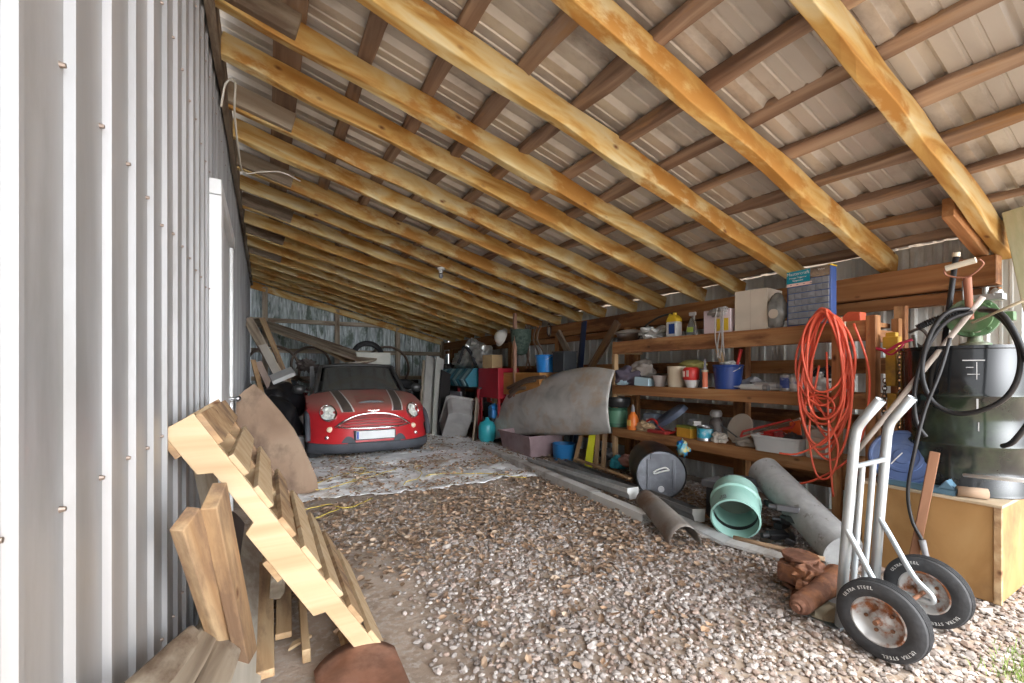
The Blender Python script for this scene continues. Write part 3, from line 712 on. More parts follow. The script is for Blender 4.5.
for (s2, sz, y, z) in (('Mastercraft', 0.038, w_*0.44, hh-0.022), ('Storage Organizer', 0.018, w_*0.44, hh-0.055), ('Rangement', 0.018, w_*0.44, hh-0.078)):
    text(s2, sz, Matrix.Translation((-0.014, y, z)) @ LM, WHT, parent=r)
text('Value', 0.022, Matrix.Translation((-0.014, -w_*0.62, hh-0.018)) @ LM, WHT, parent=r)
b = MB(); b.box((-0.004, -w_-0.003, hh), (0.094, -w_+0.02, hh+0.012)); b.box((-0.004, w_-0.02, hh), (0.094, w_+0.003, hh+0.012)); b.build('corner_trim', YEL, r, bevel=0.002)
# orange folded case beyond the organiser
b = MB(); b.poly([(0, -0.06, 0), (0, 0.06, 0), (0, 0.06, 0.05), (0, 0.02, 0.085), (0, -0.06, 0.075)], (0.10, 0, 0)); tag(b.build('orange_case', sm('orange_red', (0.70, 0.12, 0.05), 0.5), bevel=0.006, loc=(3.90, yc(851, 3.90)+0.0, Z1)), 'small orange red case at the near end of the top shelf', 'case')

# --- second shelf
def cloth(name, loc, r3, m, label, seed, amp=0.8, cat='cloth'):
    b = MB(); b.blob((0, 0, r3[2]*0.8), r3, 4, amp*0.55, 2.2, seed); o = b.build(name, m, smooth=180, loc=loc)
    for v in o.data.vertices: v.co.z = max(v.co.z, 0.002)
    return tag(o, label, cat)
X2 = 3.95
cloth('work_trousers', (X2, yc(628, X2), Z2), (0.14, 0.24, 0.13), sm('faded_purple_cloth', (0.13, 0.11, 0.15), 0.95), 'heap of dark purplish work clothes at the far end of the middle shelf', 1)
cloth('canvas_bag', (X2+.05, yc(640, X2), Z2+0.10), (0.10, 0.16, 0.11), sm('beige_canvas', (0.42, 0.37, 0.33), 0.95), 'beige canvas bag on top of the dark clothes', 2, cat='bag')
cloth('blue_rag', (X2-.08, yc(622, X2-.08), Z2), (0.05, 0.11, 0.045), LBL, 'pale blue rag at the far edge of the middle shelf', 5)
b = MB(); b.box((-0.06, -0.10, 0), (0.06, 0.10, 0.10)); o = b.build('tissue_box', LBL, bevel=0.006, loc=(3.88, yc(644, 3.88), Z2)); o.rotation_euler = (0.1, 0, 0.1); tag(o, 'pale blue carton beside the white wire basket', 'carton')
r = empty('wicker_basket', (3.92, yc(660, 3.92), Z2), label='small greyish white basket with a swooping handle on the middle shelf', cat='basket')
lathe_obj('basket', [(0, 0), (0.055, 0), (0.085, 0.12), (0.09, 0.125), (0.082, 0.125), (0.05, 0.008), (0, 0.008)], sm('off_white', (0.56, 0.50, 0.46), 0.8), (0, 0, 0), parent=r)
b = MB(); b.tube([(0, 0.085*math.cos(t), 0.12-0.06*math.sin(t)) for t in [k*math.pi/10 for k in range(11)]], 0.006, 6); b.build('handle', WHT, r, smooth=180)
for v in ():
    pass
cb = lathe_obj('cream_bucket', [(0, 0), (0.094, 0), (0.104, 0.225), (0.108, 0.228), (0.100, 0.228), (0.090, 0.01), (0, 0.01)], CREAM, (3.92, yc(677, 3.92), Z2)); tag(cb, 'tall cream plastic bucket on the middle shelf', 'bucket')
rj = empty('white_canister', (3.86, yc(692, 3.86), Z2), label='white canister under the red container on the middle shelf', cat='canister')
lathe_obj('body', [(0, 0), (0.05, 0), (0.072, 0.075), (0.074, 0.08), (0, 0.08)], WHT, (0, 0, 0), parent=rj)
rj = empty('red_container', (3.86, yc(691, 3.86), Z2+0.082), label='red container with pale print standing on the white canister', cat='container')
lathe_obj('body', [(0, 0), (0.074, 0), (0.082, 0.02), (0.082, 0.11), (0.065, 0.13), (0, 0.135)], RED, (0, 0, 0), parent=rj)
b = MB(); b.box((-0.086, -0.035, 0.035), (-0.080, -0.01, 0.10)); b.box((-0.086, 0.012, 0.03), (-0.080, 0.035, 0.09)); b.build('printed_label', sm('faded_print', (0.62, 0.45, 0.38), 0.6), rj)
cap = cloth('cap', (4.05, yc(693, 4.05), Z2+0.20), (0.13, 0.14, 0.055), sm('olive_cap', (0.42, 0.38, 0.12), 0.9), 'olive green cap behind the red container', 9, 0.3, 'hat')
cs = lathe_obj('black_case', [(0, 0), (0.13, 0), (0.13, 0.20), (0, 0.20)], BLK, (4.08, yc(697, 4.08), Z2), n=4, smooth=30); tag(cs, 'black case under the olive cap', 'case')
r = empty('sealant_tube', (3.83, yc(705, 3.83), Z2), label='orange sealant cartridge standing beside the navy bucket', cat='cartridge')
lathe_obj('cartridge', [(0, 0), (0.026, 0), (0.026, 0.17), (0, 0.17)], sm('salmon', (0.80, 0.22, 0.12), 0.5), (0, 0, 0), parent=r)
lathe_obj('base', [(0, -0.001), (0.028, -0.001), (0.028, 0.012), (0, 0.012)], WHT, (0, 0, 0), parent=r)
lathe_obj('collar', [(0, 0.165), (0.030, 0.165), (0.030, 0.185), (0, 0.185)], sm('cream_cap', (0.6, 0.56, 0.38), 0.5), (0, 0, 0), parent=r)
lathe_obj('nozzle', [(0.016, 0.18), (0.005, 0.30), (0, 0.30)], sm('grey_nozzle', (0.3, 0.3, 0.36), 0.5), (0, 0, 0), parent=r)
def bucket(name, loc, r0, r1, h, m, label, bail=True, sc_=1):
    e = empty(name, loc, 0, label, 'bucket')
    lathe_obj('bucket_body', [(0, 0), (r0, 0), (r1*0.97, h*0.86), (r1, h*0.87), (r1, h*0.90), (r1*0.98, h*0.91), (r1*1.04, h*0.97), (r1*1.04, h), (r1*0.97, h), (r0*0.95, 0.01), (0, 0.01)], m, (0, 0, 0), 36, parent=e)
    if bail:
        b = MB(); b.tube([(-r1*1.05*math.sin(t)*0.75, r1*1.05*math.cos(t), h*0.94-0.55*r1*math.sin(t)) for t in [k*math.pi/14 for k in range(15)]], 0.004, 6); b.build('bail_handle', STL, e, smooth=180)
    return e
bucket('navy_bucket', (3.93, yc(728, 3.93), Z2), 0.115, 0.135, 0.235, BLU, 'navy blue plastic bucket full of sticks on the middle shelf')
yb0 = yc(728, 3.93)
for k, (dy, lean, ln, m, lb) in enumerate(((0.05, 0.05, 0.42, M['palewood'], 'pale wooden stick standing in the navy bucket, nearest the cap'), (0.02, 0.10, 0.44, M['oldboard'], 'brown wooden stick leaning out of the middle of the navy bucket'), (-0.02, 0.07, 0.36, M['palewood'], 'short pale stick leaning out of the middle of the navy bucket'))):
    beam('stick', (3.93, yb0+dy*0.4, Z2+0.02), (3.90, yb0+dy+lean, Z2+ln), 0.02, 0.014, m, rough=0.001, label=lb, cat='stick', group='sticks in the navy bucket')
b = MB(); b.tube([(3.93, yb0-0.05, Z2+0.06), (3.92, yb0-0.14, Z2+0.38)], [0.012, 0.016], 10); tag(b.build('red_pry_tool', RED, smooth=60), 'red tool handle sticking out of the navy bucket', 'handle')
cloth('white_rag', (3.93, yb0-0.02, Z2+0.22), (0.07, 0.08, 0.03), WHT, 'white rag on the rim of the navy bucket', 13)
# caulk tubes and tools lying
rr = random.Random(8)
for k, (px, ln, m, lb) in enumerate(((752, 0.30, WHT, 'white tube lying nearest the navy bucket on the middle shelf'), (764, 0.26, sm('silver_tube', (0.5, 0.5, 0.5), 0.4, 0.3), 'silver grey tube lying in the middle of the clutter'), (771, 0.24, WHT, 'white tube with a light blue end lying before the paint tins'))):
    y = yc(px, 3.87); e = empty('caulk_tube', (3.86+0.02*k, y, Z2+0.027+0.02*(k == 1)), 0, lb, 'tube', 'tubes on the middle shelf'); e.rotation_euler = (0, 0, R(86+k*14-90)); 
    b = MB(); b.cyl((0, -ln/2, 0), (0, ln/2-0.05, 0), 0.026, n=16); b.build('cartridge', m, e, smooth=40)
    b = MB(); b.cyl((0, -ln/2-0.012, 0), (0, -ln/2+0.03, 0), 0.028, n=16); b.build('end_cap', sm('sky', (0.12, 0.50, 0.70), 0.5) if k == 2 else GRY, e, smooth=40)
    b = MB(); b.cyl((0, ln/2-0.05, 0), (0, ln/2+0.04, 0), 0.012, 0.004, n=12); b.build('nozzle', WHT, e, smooth=40)
e = empty('caulking_gun', (3.98, yc(766, 3.98), Z2+0.06), 0, 'black caulking gun lying on the tubes on the middle shelf', 'caulking gun'); e.rotation_euler = (R(-12), 0, R(8))
b = MB(); b.box((-0.028, -0.15, -0.02), (0.028, 0.12, -0.012)); b.box((-0.028, -0.155, -0.02), (0.028, -0.15, 0.035)); b.box((-0.028, 0.115, -0.02), (0.028, 0.12, 0.035)); b.build('cradle', BLK, e)
b = MB(); b.cyl((0, 0.02, 0.01), (0, 0.30, 0.01), 0.004); b.build('rod', STL, e, smooth=60)
b = MB(); b.box((-0.01, 0.12, -0.07), (0.01, 0.15, 0.02)); b.box((-0.006, 0.17, -0.06), (0.006, 0.185, 0.02)); b.build('grip', BLK, e, bevel=0.003)
cloth('grey_gloves', (4.05, yc(752, 4.05), Z2), (0.10, 0.12, 0.06), sm('glove_grey', (0.35, 0.35, 0.36), 0.9), 'pair of grey work gloves behind the white tubes', 17, 0.9, 'gloves')
def tin(name, loc, r_, h, m, lm_, label, bands=True, group=None):
    e = empty(name, loc, random.random()*3, label, 'tin', group)
    lathe_obj('can', [(0, 0), (r_, 0), (r_+.002, 0.004), (r_, 0.008), (r_, h-0.008), (r_+.003, h-.004), (r_+.002, h), (r_*0.85, h), (r_*0.83, h-0.006), (0, h-0.006)], m, (0, 0, 0), parent=e)
    lathe_obj('label', [(r_+0.001, h*0.2), (r_+0.001, h*0.85)], lm_, (0, 0, 0), parent=e)
    return e
tin('paint_tin', (3.88, yc(787, 3.88), Z2), 0.052, 0.14, STL, mat('blue_white_label', [(0.02, 0.05, 0.25), (0.06, 0.10, 0.35), (0.75, 0.75, 0.75)], 0.5, scale=14), 'paint tin with a blue and white label, left one of the pair', group='paint tins on the middle shelf')
tin('paint_tin', (3.86, yc(797, 3.86), Z2), 0.052, 0.14, STL, mat('white_blue_label', [(0.65, 0.65, 0.66), (0.72, 0.72, 0.72), (0.06, 0.10, 0.35)], 0.5, scale=14), 'paint tin with a mostly white label, right one of the pair', group='paint tins on the middle shelf')
cloth('white_bag', (3.98, yc(820, 3.98), Z2), (0.09, 0.09, 0.09), sm('dirty_white', (0.52, 0.50, 0.47), 0.8), 'dirty white bag behind the orange cord on the middle shelf', 21, cat='bag')
cloth('dark_hose_coil', (4.05, yc(828, 4.05), Z2+.05), (0.12, 0.12, 0.09), BLK, 'black bundle behind the orange cord on the middle shelf', 22, cat='bundle')

# --- bottom shelf
X3 = 3.95
e = tin('green_jar', (3.90, yc(617, 3.90), Z3), 0.13, 0.24, GRN, sm('green_label', (0.10, 0.24, 0.15), 0.5), 'big green tin under a black pan at the far end of the bottom shelf')
p_ = empty('black_pan', (3.90, yc(618, 3.90), Z3+0.25), label='black round pan resting on the big green tin', cat='pan')
lathe_obj('pan_body', [(0, 0), (0.13, 0), (0.155, 0.05), (0.155, 0.11), (0.15, 0.12), (0, 0.13)], sm('black_enamel', (0.03, 0.03, 0.03), 0.3), (0, 0, 0), parent=p_)
lathe_obj('lid_knob', [(0, 0.125), (0.022, 0.125), (0.026, 0.145), (0, 0.155)], STL, (0, 0, 0), parent=p_)
e = empty('orange_bottle', (3.83, yc(633, 3.83), Z3), label='orange plastic bottle with a grey cap on the bottom shelf', cat='bottle')
lathe_obj('body', [(0, 0), (0.065, 0), (0.07, 0.02), (0.066, 0.12), (0.05, 0.17), (0.028, 0.20), (0.024, 0.22), (0, 0.22)], sm('orange_bottle', (0.80, 0.20, 0.03), 0.4), (0, 0, 0), parent=e)
lathe_obj('cap', [(0.025, 0.215), (0.022, 0.26), (0.008, 0.30), (0, 0.30)], GRY, (0, 0, 0), parent=e)
b = MB(); b.box((-0.071, -0.03, 0.05), (-0.062, 0.03, 0.12)); b.build('label', sm('orange_label', (0.8, 0.5, 0.12), 0.5), e, bevel=0.002)
cloth('twisted_rag', (3.85, yc(645, 3.85), Z3), (0.06, 0.13, 0.06), sm('tan_rag', (0.48, 0.34, 0.20), 0.9), 'twisted tan rag beside the orange bottle', 31, 1.2)
e = empty('oval_tub_lid', (3.98, yc(668, 3.98), Z3+0.17), label='big blue grey oval tub lid propped at a slant on the bottom shelf', cat='lid')
lathe_obj('lid', [(0, 0.0), (0.19, 0.0), (0.20, -0.03), (0.21, -0.03), (0.205, 0.02), (0.17, 0.045), (0, 0.055)], sm('blue_grey', (0.12, 0.15, 0.22), 0.5), (0, 0, 0), 36, parent=e, sc_=(0.8, 1.5, 1))
e.rotation_euler = (R(-28), R(-32), 0)
e = empty('battery_charger', (4.0, yc(653, 4.0), Z3), label='grey blue boxy charger behind the orange bottle', cat='charger')
b = MB(); b.box((-0.08, -0.09, 0), (0.08, 0.09, 0.20)); b.build('case', sm('slate', (0.16, 0.20, 0.25), 0.5), e, bevel=0.02); b = MB(); b.box((-0.083, -0.03, 0.1), (-0.079, 0.03, 0.14)); b.build('sticker', WHT, e)
# red clamps / tools
def bar(name, p0, p1, w, h, m, label, cat, group=None):
    b = MB(); mx = frame(p0, p1); L_ = (Vector(p1)-Vector(p0)).length; b.box((0, -w/2, -h/2), (L_, w/2, h/2), mx)
    return tag(b.build(name, m, bevel=min(w, h)*0.2), label, cat, group)
r = empty('bow_saw', (3.86, yc(662, 3.86), Z3+0.02), label='red framed bow saw lying far left on the bottom shelf', cat='saw')
b = MB(); b.tube(smooth_pts([(0, 0.22, 0.10), (-0.02, 0.10, 0.13), (0, -0.02, 0.02), (0.02, -0.12, 0.0), (0.02, -0.18, 0.06)], 5), 0.013, 8); b.build('frame', RED, r, smooth=60)
b = MB(); b.box((-0.002, -0.18, 0.03), (0.002, 0.22, 0.05)); b.build('blade', STL, r)
bar('red_toolbox_tray', (3.84, yc(650, 3.84), Z3+0.02), (3.84, yc(668, 3.84), Z3+0.02), 0.10, 0.035, sm('dark_red', (0.36, 0.035, 0.03), 0.5), 'flat dark red tray at the front of the bottom shelf', 'tray')
e = empty('yellow_box', (3.88, yc(687, 3.88), Z3+0.0), label='yellow orange carton with green edge on the bottom shelf', cat='carton')
b = MB(); b.box((-0.05, -0.10, 0), (0.05, 0.10, 0.12)); b.build('box', sm('amber', (0.75, 0.38, 0.04), 0.6), e, bevel=0.004); b = MB(); b.box((-0.052, -0.102, 0.10), (0.052, 0.102, 0.122)); b.build('green_edge', sm('olive_green', (0.25, 0.28, 0.05), 0.6), e)
e.rotation_euler = (0, 0, R(-8))
e = tin('blue_tin', (3.86, yc(705, 3.86), Z3), 0.075, 0.145, STL, mat('cyan_label', [(0.02, 0.33, 0.48), (0.05, 0.42, 0.58), (0.70, 0.78, 0.80)], 0.45, scale=11), 'bright blue tin with white print on the bottom shelf')
b = MB(); b.tube([(-0.07*math.sin(t), 0.079*math.cos(t), 0.13-0.05*math.sin(t)) for t in [k*math.pi/10 for k in range(11)]], 0.003, 6); b.build('wire_handle', STL, e, smooth=180)
b = MB(); b.blob((0, 0, 0), (0.05, 0.05, 0.07), 3, 0.8, 3, 3); o = b.build('cloth_flower', mat('multicolour', [(0.02, 0.12, 0.50), (0.03, 0.30, 0.45), (0.60, 0.45, 0.10)], 0.6, scale=16), smooth=180, loc=(3.42, 2.75, 0.535)); tag(o, 'blue and yellow crumpled packet on the black barrel', 'packet')
cloth('white_gloves', (3.86, yc(719, 3.86), Z3), (0.06, 0.07, 0.05), sm('cream_glove', (0.62, 0.57, 0.50), 0.9), 'cream coloured work glove beside the blue tin', 41, 1.1, 'glove')
e = empty('metal_jug', (4.0, yc(716, 4.0), Z3), label='tall tarnished grey metal can with a round cap on the bottom shelf', cat='can')
lathe_obj('body', [(0, 0), (0.065, 0), (0.065, 0.17), (0.055, 0.20), (0.03, 0.22), (0.03, 0.24)], sm('tarnished', (0.17, 0.15, 0.14), 0.5, 0.5), (0, 0, 0), parent=e)
lathe_obj('cap', [(0, 0.24), (0.055, 0.235), (0.06, 0.27), (0.045, 0.30), (0, 0.305)], sm('grey_metal', (0.32, 0.31, 0.30), 0.5, 0.5), (0, 0, 0), parent=e)
b = MB(); b.box((-0.06, -0.13, 0), (0.06, 0.13, 0.13)); o = b.build('foil_package', mat('foil_wrap', [(0.35, 0.38, 0.40), (0.55, 0.58, 0.60)], 0.4, 0.2, scale=12), bevel=0.02, loc=(4.05, yc(698, 4.05), Z3+0.02)); o.rotation_euler = (0.3, 0, 0); tag(o, 'silvery wrapped package behind the yellow carton', 'package')
e = lathe_obj('white_block', [(0, 0), (0.05, 0), (0.05, 0.05), (0, 0.05)], WHT, (3.92, yc(697, 3.92), Z3+0.13), n=4, smooth=20); tag(e, 'small white carton on top of the yellow one', 'carton')
e = empty('disc_plate', (3.95, yc(741, 3.95), Z3+0.15), label='round beige disc leaning up on the bottom shelf', cat='disc')
lathe_obj('disc', [(0, 0), (0.135, 0), (0.145, 0.012), (0.14, 0.022), (0.10, 0.018), (0, 0.018)], sm('beige_disc', (0.46, 0.40, 0.33), 0.8), (0, 0, 0), 36, parent=e); e.rotation_euler = (0, R(-72), R(-12))
e = empty('spring_tool', (3.86, yc(738, 3.86), Z3+0.02), label='dark steel rod lying slanted before the beige disc', cat='rod')
b = MB(); b.tube([(-0.03, 0.16, 0.16), (0.0, 0.0, 0.05), (0.0, -0.13, 0.0)], 0.007, 8); b.build('rod', DGR, e, smooth=60)
cloth('grey_rag', (3.88, yc(745, 3.88), Z3), (0.07, 0.11, 0.05), sm('grey_tan', (0.40, 0.36, 0.31), 0.9), 'grey tan rag under the beige disc', 43)
# red hand saw
e = empty('hand_saw', (3.84, yc(769, 3.84), Z3+0.17), label='red framed saw with a dark blade leaning over the white tub', cat='saw')
p0 = Vector((0, 0.30, -0.06)); p1 = Vector((0, -0.20, 0.10))
b = MB(); b.tube([(0, 0.26, -0.08), (0, 0.24, -0.03), (0, -0.18, 0.12), (0, -0.21, 0.09), (0, -0.19, 0.055), (0, 0.26, -0.08)], 0.010, 8); b.build('frame', sm('saw_red', (0.55, 0.05, 0.04), 0.5), e, smooth=60)
b = MB(); b.poly([(0, 0.22, -0.06), (0, -0.17, 0.10), (0, -0.17, 0.065)], (0.003, 0, 0)); b.build('blade', sm('rusty_blade', (0.14, 0.08, 0.05), 0.7), e)
bar('lath', (3.83, yc(742, 3.83), Z3+0.08), (3.92, yc(800, 3.92), Z3+0.30), 0.03, 0.012, sm('pale_lath', (0.50, 0.42, 0.33), 0.8), 'pale wooden lath slanting over the bottom shelf', 'lath')
bar('dark_lath', (3.95, yc(735, 3.95), Z3+0.10), (4.0, yc(800, 4.0), Z3+0.28), 0.04, 0.02, M['oldboard'], 'brown slat leaning behind the red saw', 'slat')
# white tub with things
ya, yb_ = yc(805, 3.80), yc(755, 3.80); ym = (ya+yb_)/2; w_ = (yb_-ya)/2
e = empty('white_tub', (3.84, ym, Z3+0.005), label='white plastic wash tub full of tools on the bottom shelf', cat='tub')
b = MB()
def rr_ring(w, l, z, r_=0.03): return [(x*(w-r_)+r_*math.cos(a), y*(l-r_)+r_*math.sin(a), z) for (x, y, a0) in ((1, 1, 0), (-1, 1, 90), (-1, -1, 180), (1, -1, 270)) for a in [R(a0+q*30) for q in range(4)]]
def rings(b, rl, capb=True):
    vs = [[b.bm.verts.new(p) for p in rg_] for rg_ in rl]; n = len(vs[0])
    for i in range(len(vs)-1):
        for k in range(n): b.bm.faces.new((vs[i][k], vs[i][(k+1) % n], vs[i+1][(k+1) % n], vs[i+1][k]))
    if capb: b.bm.faces.new(vs[0][::-1]); b.bm.faces.new(vs[-1])
rings(b, [rr_ring(0.10, w_*0.86, 0), rr_ring(0.115, w_*0.95, 0.12), rr_ring(0.13, w_*1.0, 0.125), rr_ring(0.13, w_*1.0, 0.14), rr_ring(0.115, w_*0.94, 0.14), rr_ring(0.095, w_*0.84, 0.015)])
b.build('tub', sm('tub_white', (0.60, 0.61, 0.61), 0.45), e, smooth=30)
for k, (px, m, r3, lb) in enumerate(((768, RED, (0.04, 0.06, 0.03), 'red plastic fitting lying in the white tub'), (781, sm('crimson', (0.40, 0.06, 0.06), 0.5), (0.05, 0.05, 0.04), 'dark red coiled cord lying in the white tub'), (792, DGR, (0.06, 0.06, 0.045), 'dark grey bundle lying in the white tub'), (762, sm('bright_foil', (0.7, 0.7, 0.7), 0.3, 0.5), (0.03, 0.07, 0.02), 'silvery strip lying in the white tub'))):
    b = MB(); b.blob((0, 0, 0), r3, 3, 0.9, 3, 50+k); tag(b.build('tub_fitting', m, smooth=180, loc=(3.84, yc(px, 3.84), Z3+0.135)), lb, 'fitting', 'odds and ends in the white tub')
e = empty('orange_funnel', (3.87, yc(790, 3.87), Z3+0.20), label='orange plastic triangle sign lying over the white tub', cat='sign')
b = MB(); b.poly([(0, 0.13, 0.02), (0, -0.10, 0.10), (0, -0.07, -0.12)], (0.012, 0, 0)); b.build('triangle', ORG, e, bevel=0.003); e.rotation_euler = (0, R(-25), 0)
e = jug('oil_jug', (3.85, yc(818, 3.85), Z3), 0.10, 0.15, 0.25, sm('dirty_white_jug', (0.55, 0.52, 0.46), 0.6), sm('dirty_white_jug', (0.55, 0.52, 0.46), 0.6), 'dirty white oil jug with a yellow label behind the orange cord')
b = MB(); b.box((-0.053, -0.05, 0.03), (-0.0505, 0.05, 0.14)); b.build('label', mat('worn_label', [(0.60, 0.52, 0.36), (0.45, 0.25, 0.12)], 0.7, scale=14), e)

# --- orange extension cord on the stud
b = MB(); pts = []; rc = random.Random(4); cy = yc(828, 3.68)
segs = 26
for lp_ in range(13):
    w1 = rc.uniform(0.12, 0.165); top = 1.70+rc.uniform(-0.02, 0.035); bot = (0.93, 0.62, 0.98, 0.74, 0.66, 0.80, 1.05, 0.86, 0.60, 1.0, 0.7, 1.1, 0.9)[lp_]; off = rc.uniform(-0.03, 0.03); xo = 3.70-0.009*lp_+rc.uniform(-.01, .01)
    for k in range(segs):
        t = 2*math.pi*k/segs
        sw = 1.0+0.25*math.cos(t)*0; dy = w1*math.sin(t)*(0.85+0.25*math.sin(t*0.5)); zz = bot+(top-bot)*(0.5+0.5*math.cos(t))
        pts.append(Vector((xo+0.012*math.sin(t*2), cy+off+dy+0.012*math.sin(3*t+lp_)+0.03*(1-math.cos(t))*0.5*math.sin(lp_*2.1), zz)))
b.tube(smooth_pts(pts[::2], 4), 0.0085, 8)
tails = [[(3.66, cy-0.05, 1.62), (3.64, cy-0.16, 1.1), (3.62, cy-0.03, 0.78), (3.60, cy+0.16, 0.62), (3.58, cy+0.30, 0.60)],
         [(3.68, cy+0.06, 1.3), (3.62, cy+0.10, 0.80), (3.60, cy+0.04, 0.48), (3.60, cy-0.06, 0.50), (3.62, cy-0.09, 0.72), (3.64, cy+0.02, 0.95), (3.66, cy+0.12, 1.1)],
         [(3.66, cy, 1.4), (3.61, cy-0.04, 0.70), (3.60, cy-0.07, 0.34)],
         [(3.69, cy-0.16, 1.6), (3.72, cy-0.24, 1.25), (3.70, cy-0.22, 0.85), (3.66, cy-0.14, 0.62), (3.62, cy+0.05, 0.44), (3.60, cy+0.22, 0.36)]]
for t_ in tails: b.tube(smooth_pts(t_, 8), 0.0075, 8)
# small coil in the middle
b.tube([(3.62, cy+0.03+0.10*math.cos(k*0.35), 0.99+0.09*math.sin(k*0.35)) for k in range(38)], 0.0075, 8)
cord = b.build('extension_cord', sm('orange_cord', (0.78, 0.12, 0.06), 0.45), smooth=180); tag(cord, 'orange extension cord hung in long loops from the stud before the shelves', 'cord')
b = MB(); b.tube(smooth_pts([(3.70, cy-0.10, 1.62), (3.68, cy-0.12, 1.45), (3.68, cy-0.14, 1.30), (3.69, cy-0.11, 1.28), (3.69, cy-0.10, 1.45), (3.70, cy-0.08, 1.6)], 8), 0.006, 6)
tag(b.build('cream_rope', sm('cream_cord', (0.66, 0.58, 0.44), 0.7), smooth=180), 'short cream cord knotted beside the orange coil', 'rope')

# ------------------------------------------------------------------ wooden chest, drum, pump and what leans on them
ply = mat('stained_plywood', [(0.30, 0.155, 0.05), (0.42, 0.24, 0.09), (0.50, 0.32, 0.14)], 0.75, scale=2.5, stretch=(1, 1, .6), bump=0.25, stain=(0.22, 0.12, 0.05), stain_scale=2.2, stain_amt=(0.52, 0.7))
bx0, bx1, by0, by1, bh = 3.42, 4.12, 0.72, 1.34, 0.52
e = empty('plywood_chest', ((bx0+bx1)/2, (by0+by1)/2, 0), label='brown stained plywood chest on the gravel under the black drum', cat='chest')
w_, d_ = (bx1-bx0)/2, (by1-by0)/2
b = MB(); b.box((-w_, -d_, 0), (-w_+0.015, d_, bh)); b.build('front_panel', ply, e, bevel=0.002)
b = MB(); b.box((w_-.015, -d_, 0), (w_, d_, bh)); b.build('back_panel', ply, e, bevel=0.002)
b = MB(); b.box((-w_+.017, -d_, 0), (w_-.017, -d_+.015, bh)); b.build('side_panel', ply, e, bevel=0.002)
b = MB(); b.box((-w_+.017, d_-.015, 0), (w_-.017, d_, bh)); b.build('side_panel', ply, e, bevel=0.002)
b = MB(); b.box((-w_-0.012, -d_-.012, bh), (w_+.01, d_+.01, bh+0.016)); b.build('lid', mat('pale_lid', [(0.46, 0.36, 0.24), (0.56, 0.46, 0.33)], 0.8, scale=4, bump=0.2), e, bevel=0.003)
b = MB(); b.box((-w_-0.008, -d_-.008, 0), (-w_+0.02, -d_+.022, bh)); b.build('corner_batten', M['oldboard'], e, bevel=0.003)
DZ = bh+0.017; DX, DY, DR = 3.80, 0.96, 0.292
e = empty('steel_drum', (DX, DY, DZ), label='glossy black steel drum standing on the plywood chest', cat='drum')
pf = [(0, 0.012), (DR-.01, 0.012), (DR-.006, 0), (DR+.004, 0), (DR+.004, .014), (DR-.003, .02)]
for zc_ in (0.285, 0.575): pf += [(DR-.003, zc_-.02), (DR+.010, zc_-.006), (DR+.010, zc_+.006), (DR-.003, zc_+.02)]
pf += [(DR-.003, .845), (DR+.004, .85), (DR+.004, .868), (DR-.006, .868), (DR-.01, .855), (0, .855)]
DRM = mat('black_gloss', [(0.008, 0.009, 0.010), (0.014, 0.015, 0.016)], 0.14, scale=3, coat=0.0, stain=(0.03, 0.045, 0.025), stain_scale=1.2)  # the stain colour paints faint green reflections into the drum's black
lathe_obj('barrel', pf, DRM, (0, 0, 0), 64, parent=e, smooth=50)
e.location.z = DZ
b = MB()
for (a_, z, w, h) in ((203, 0.78, .09, .006), (205.5, .72, .004, .10), (203, .70, .05, .004), (200, .74, .03, .004), (206, .52, .008, .09), (207, .40, .004, .05)):
    a_ = R(a_); c_ = Vector((math.cos(a_), math.sin(a_), 0)); t_ = Vector((-math.sin(a_), math.cos(a_), 0)); r0 = DR-0.001
    ps = [c_*r0-t_*w/2+Vector((0, 0, z-h/2)), c_*r0+t_*w/2+Vector((0, 0, z-h/2)), c_*r0+t_*w/2+Vector((0, 0, z+h/2)), c_*r0-t_*w/2+Vector((0, 0, z+h/2))]
    b.poly(ps, c_*0.002)
b.build('chalk_marks', sm('chalk', (0.5, 0.5, 0.5), 0.8), e)
# hand pump
TZ = DZ+0.868
pg_ = mat('green_cast_iron', [(0.05, 0.12, 0.045), (0.10, 0.19, 0.08)], 0.5, scale=9, bump=0.3, stain=(0.22, 0.20, 0.14))
e = empty('drum_pump', (DX-0.10, DY-0.08, TZ), label='green cast hand pump with a copper coloured crank on top of the black drum', cat='pump')
lathe_obj('base_flange', [(0, 0), (0.07, 0), (0.07, 0.015), (0.035, 0.025), (0.03, 0.07), (0.055, 0.08), (0.055, 0.09), (0, 0.09)], pg_, (0, 0, 0), parent=e)
b = MB(); b.cyl((-0.05, 0.0, 0.17), (0.05, 0.02, 0.17), 0.115, n=32); b.cyl((-0.062, 0, 0.17), (-0.05, 0, 0.17), 0.09, n=24)
for k in range(8):
    a_ = k*math.pi/4; b.cyl((-0.062, 0.10*math.cos(a_), 0.17+0.10*math.sin(a_)), (-0.05, 0.10*math.cos(a_), 0.17+0.10*math.sin(a_)), 0.011, n=8)
b.box((-0.03, -0.16, 0.14), (0.03, -0.08, 0.19)); b.box((-0.03, 0.08, 0.15), (0.03, 0.17, 0.19)); b.build('pump_body', pg_, e, smooth=40, bevel=0.003)
b = MB(); b.box((-0.05, -0.12, 0.265), (0.04, 0.02, 0.30)); b.cyl((-0.03, -0.05, 0.29), (-0.03, -0.05, 0.34), 0.014, n=10); b.cyl((0.0, 0.05, 0.27), (0.0, 0.05, 0.40), 0.007, n=8); b.blob((-0.02, -0.09, 0.30), 0.03, amp=0.5, seed=2); b.build('nozzle_bracket', sm('dull_aluminium', (0.45, 0.46, 0.44), 0.4, 0.8), e, smooth=40)
cp = sm('copper_paint', (0.33, 0.13, 0.075), 0.6)
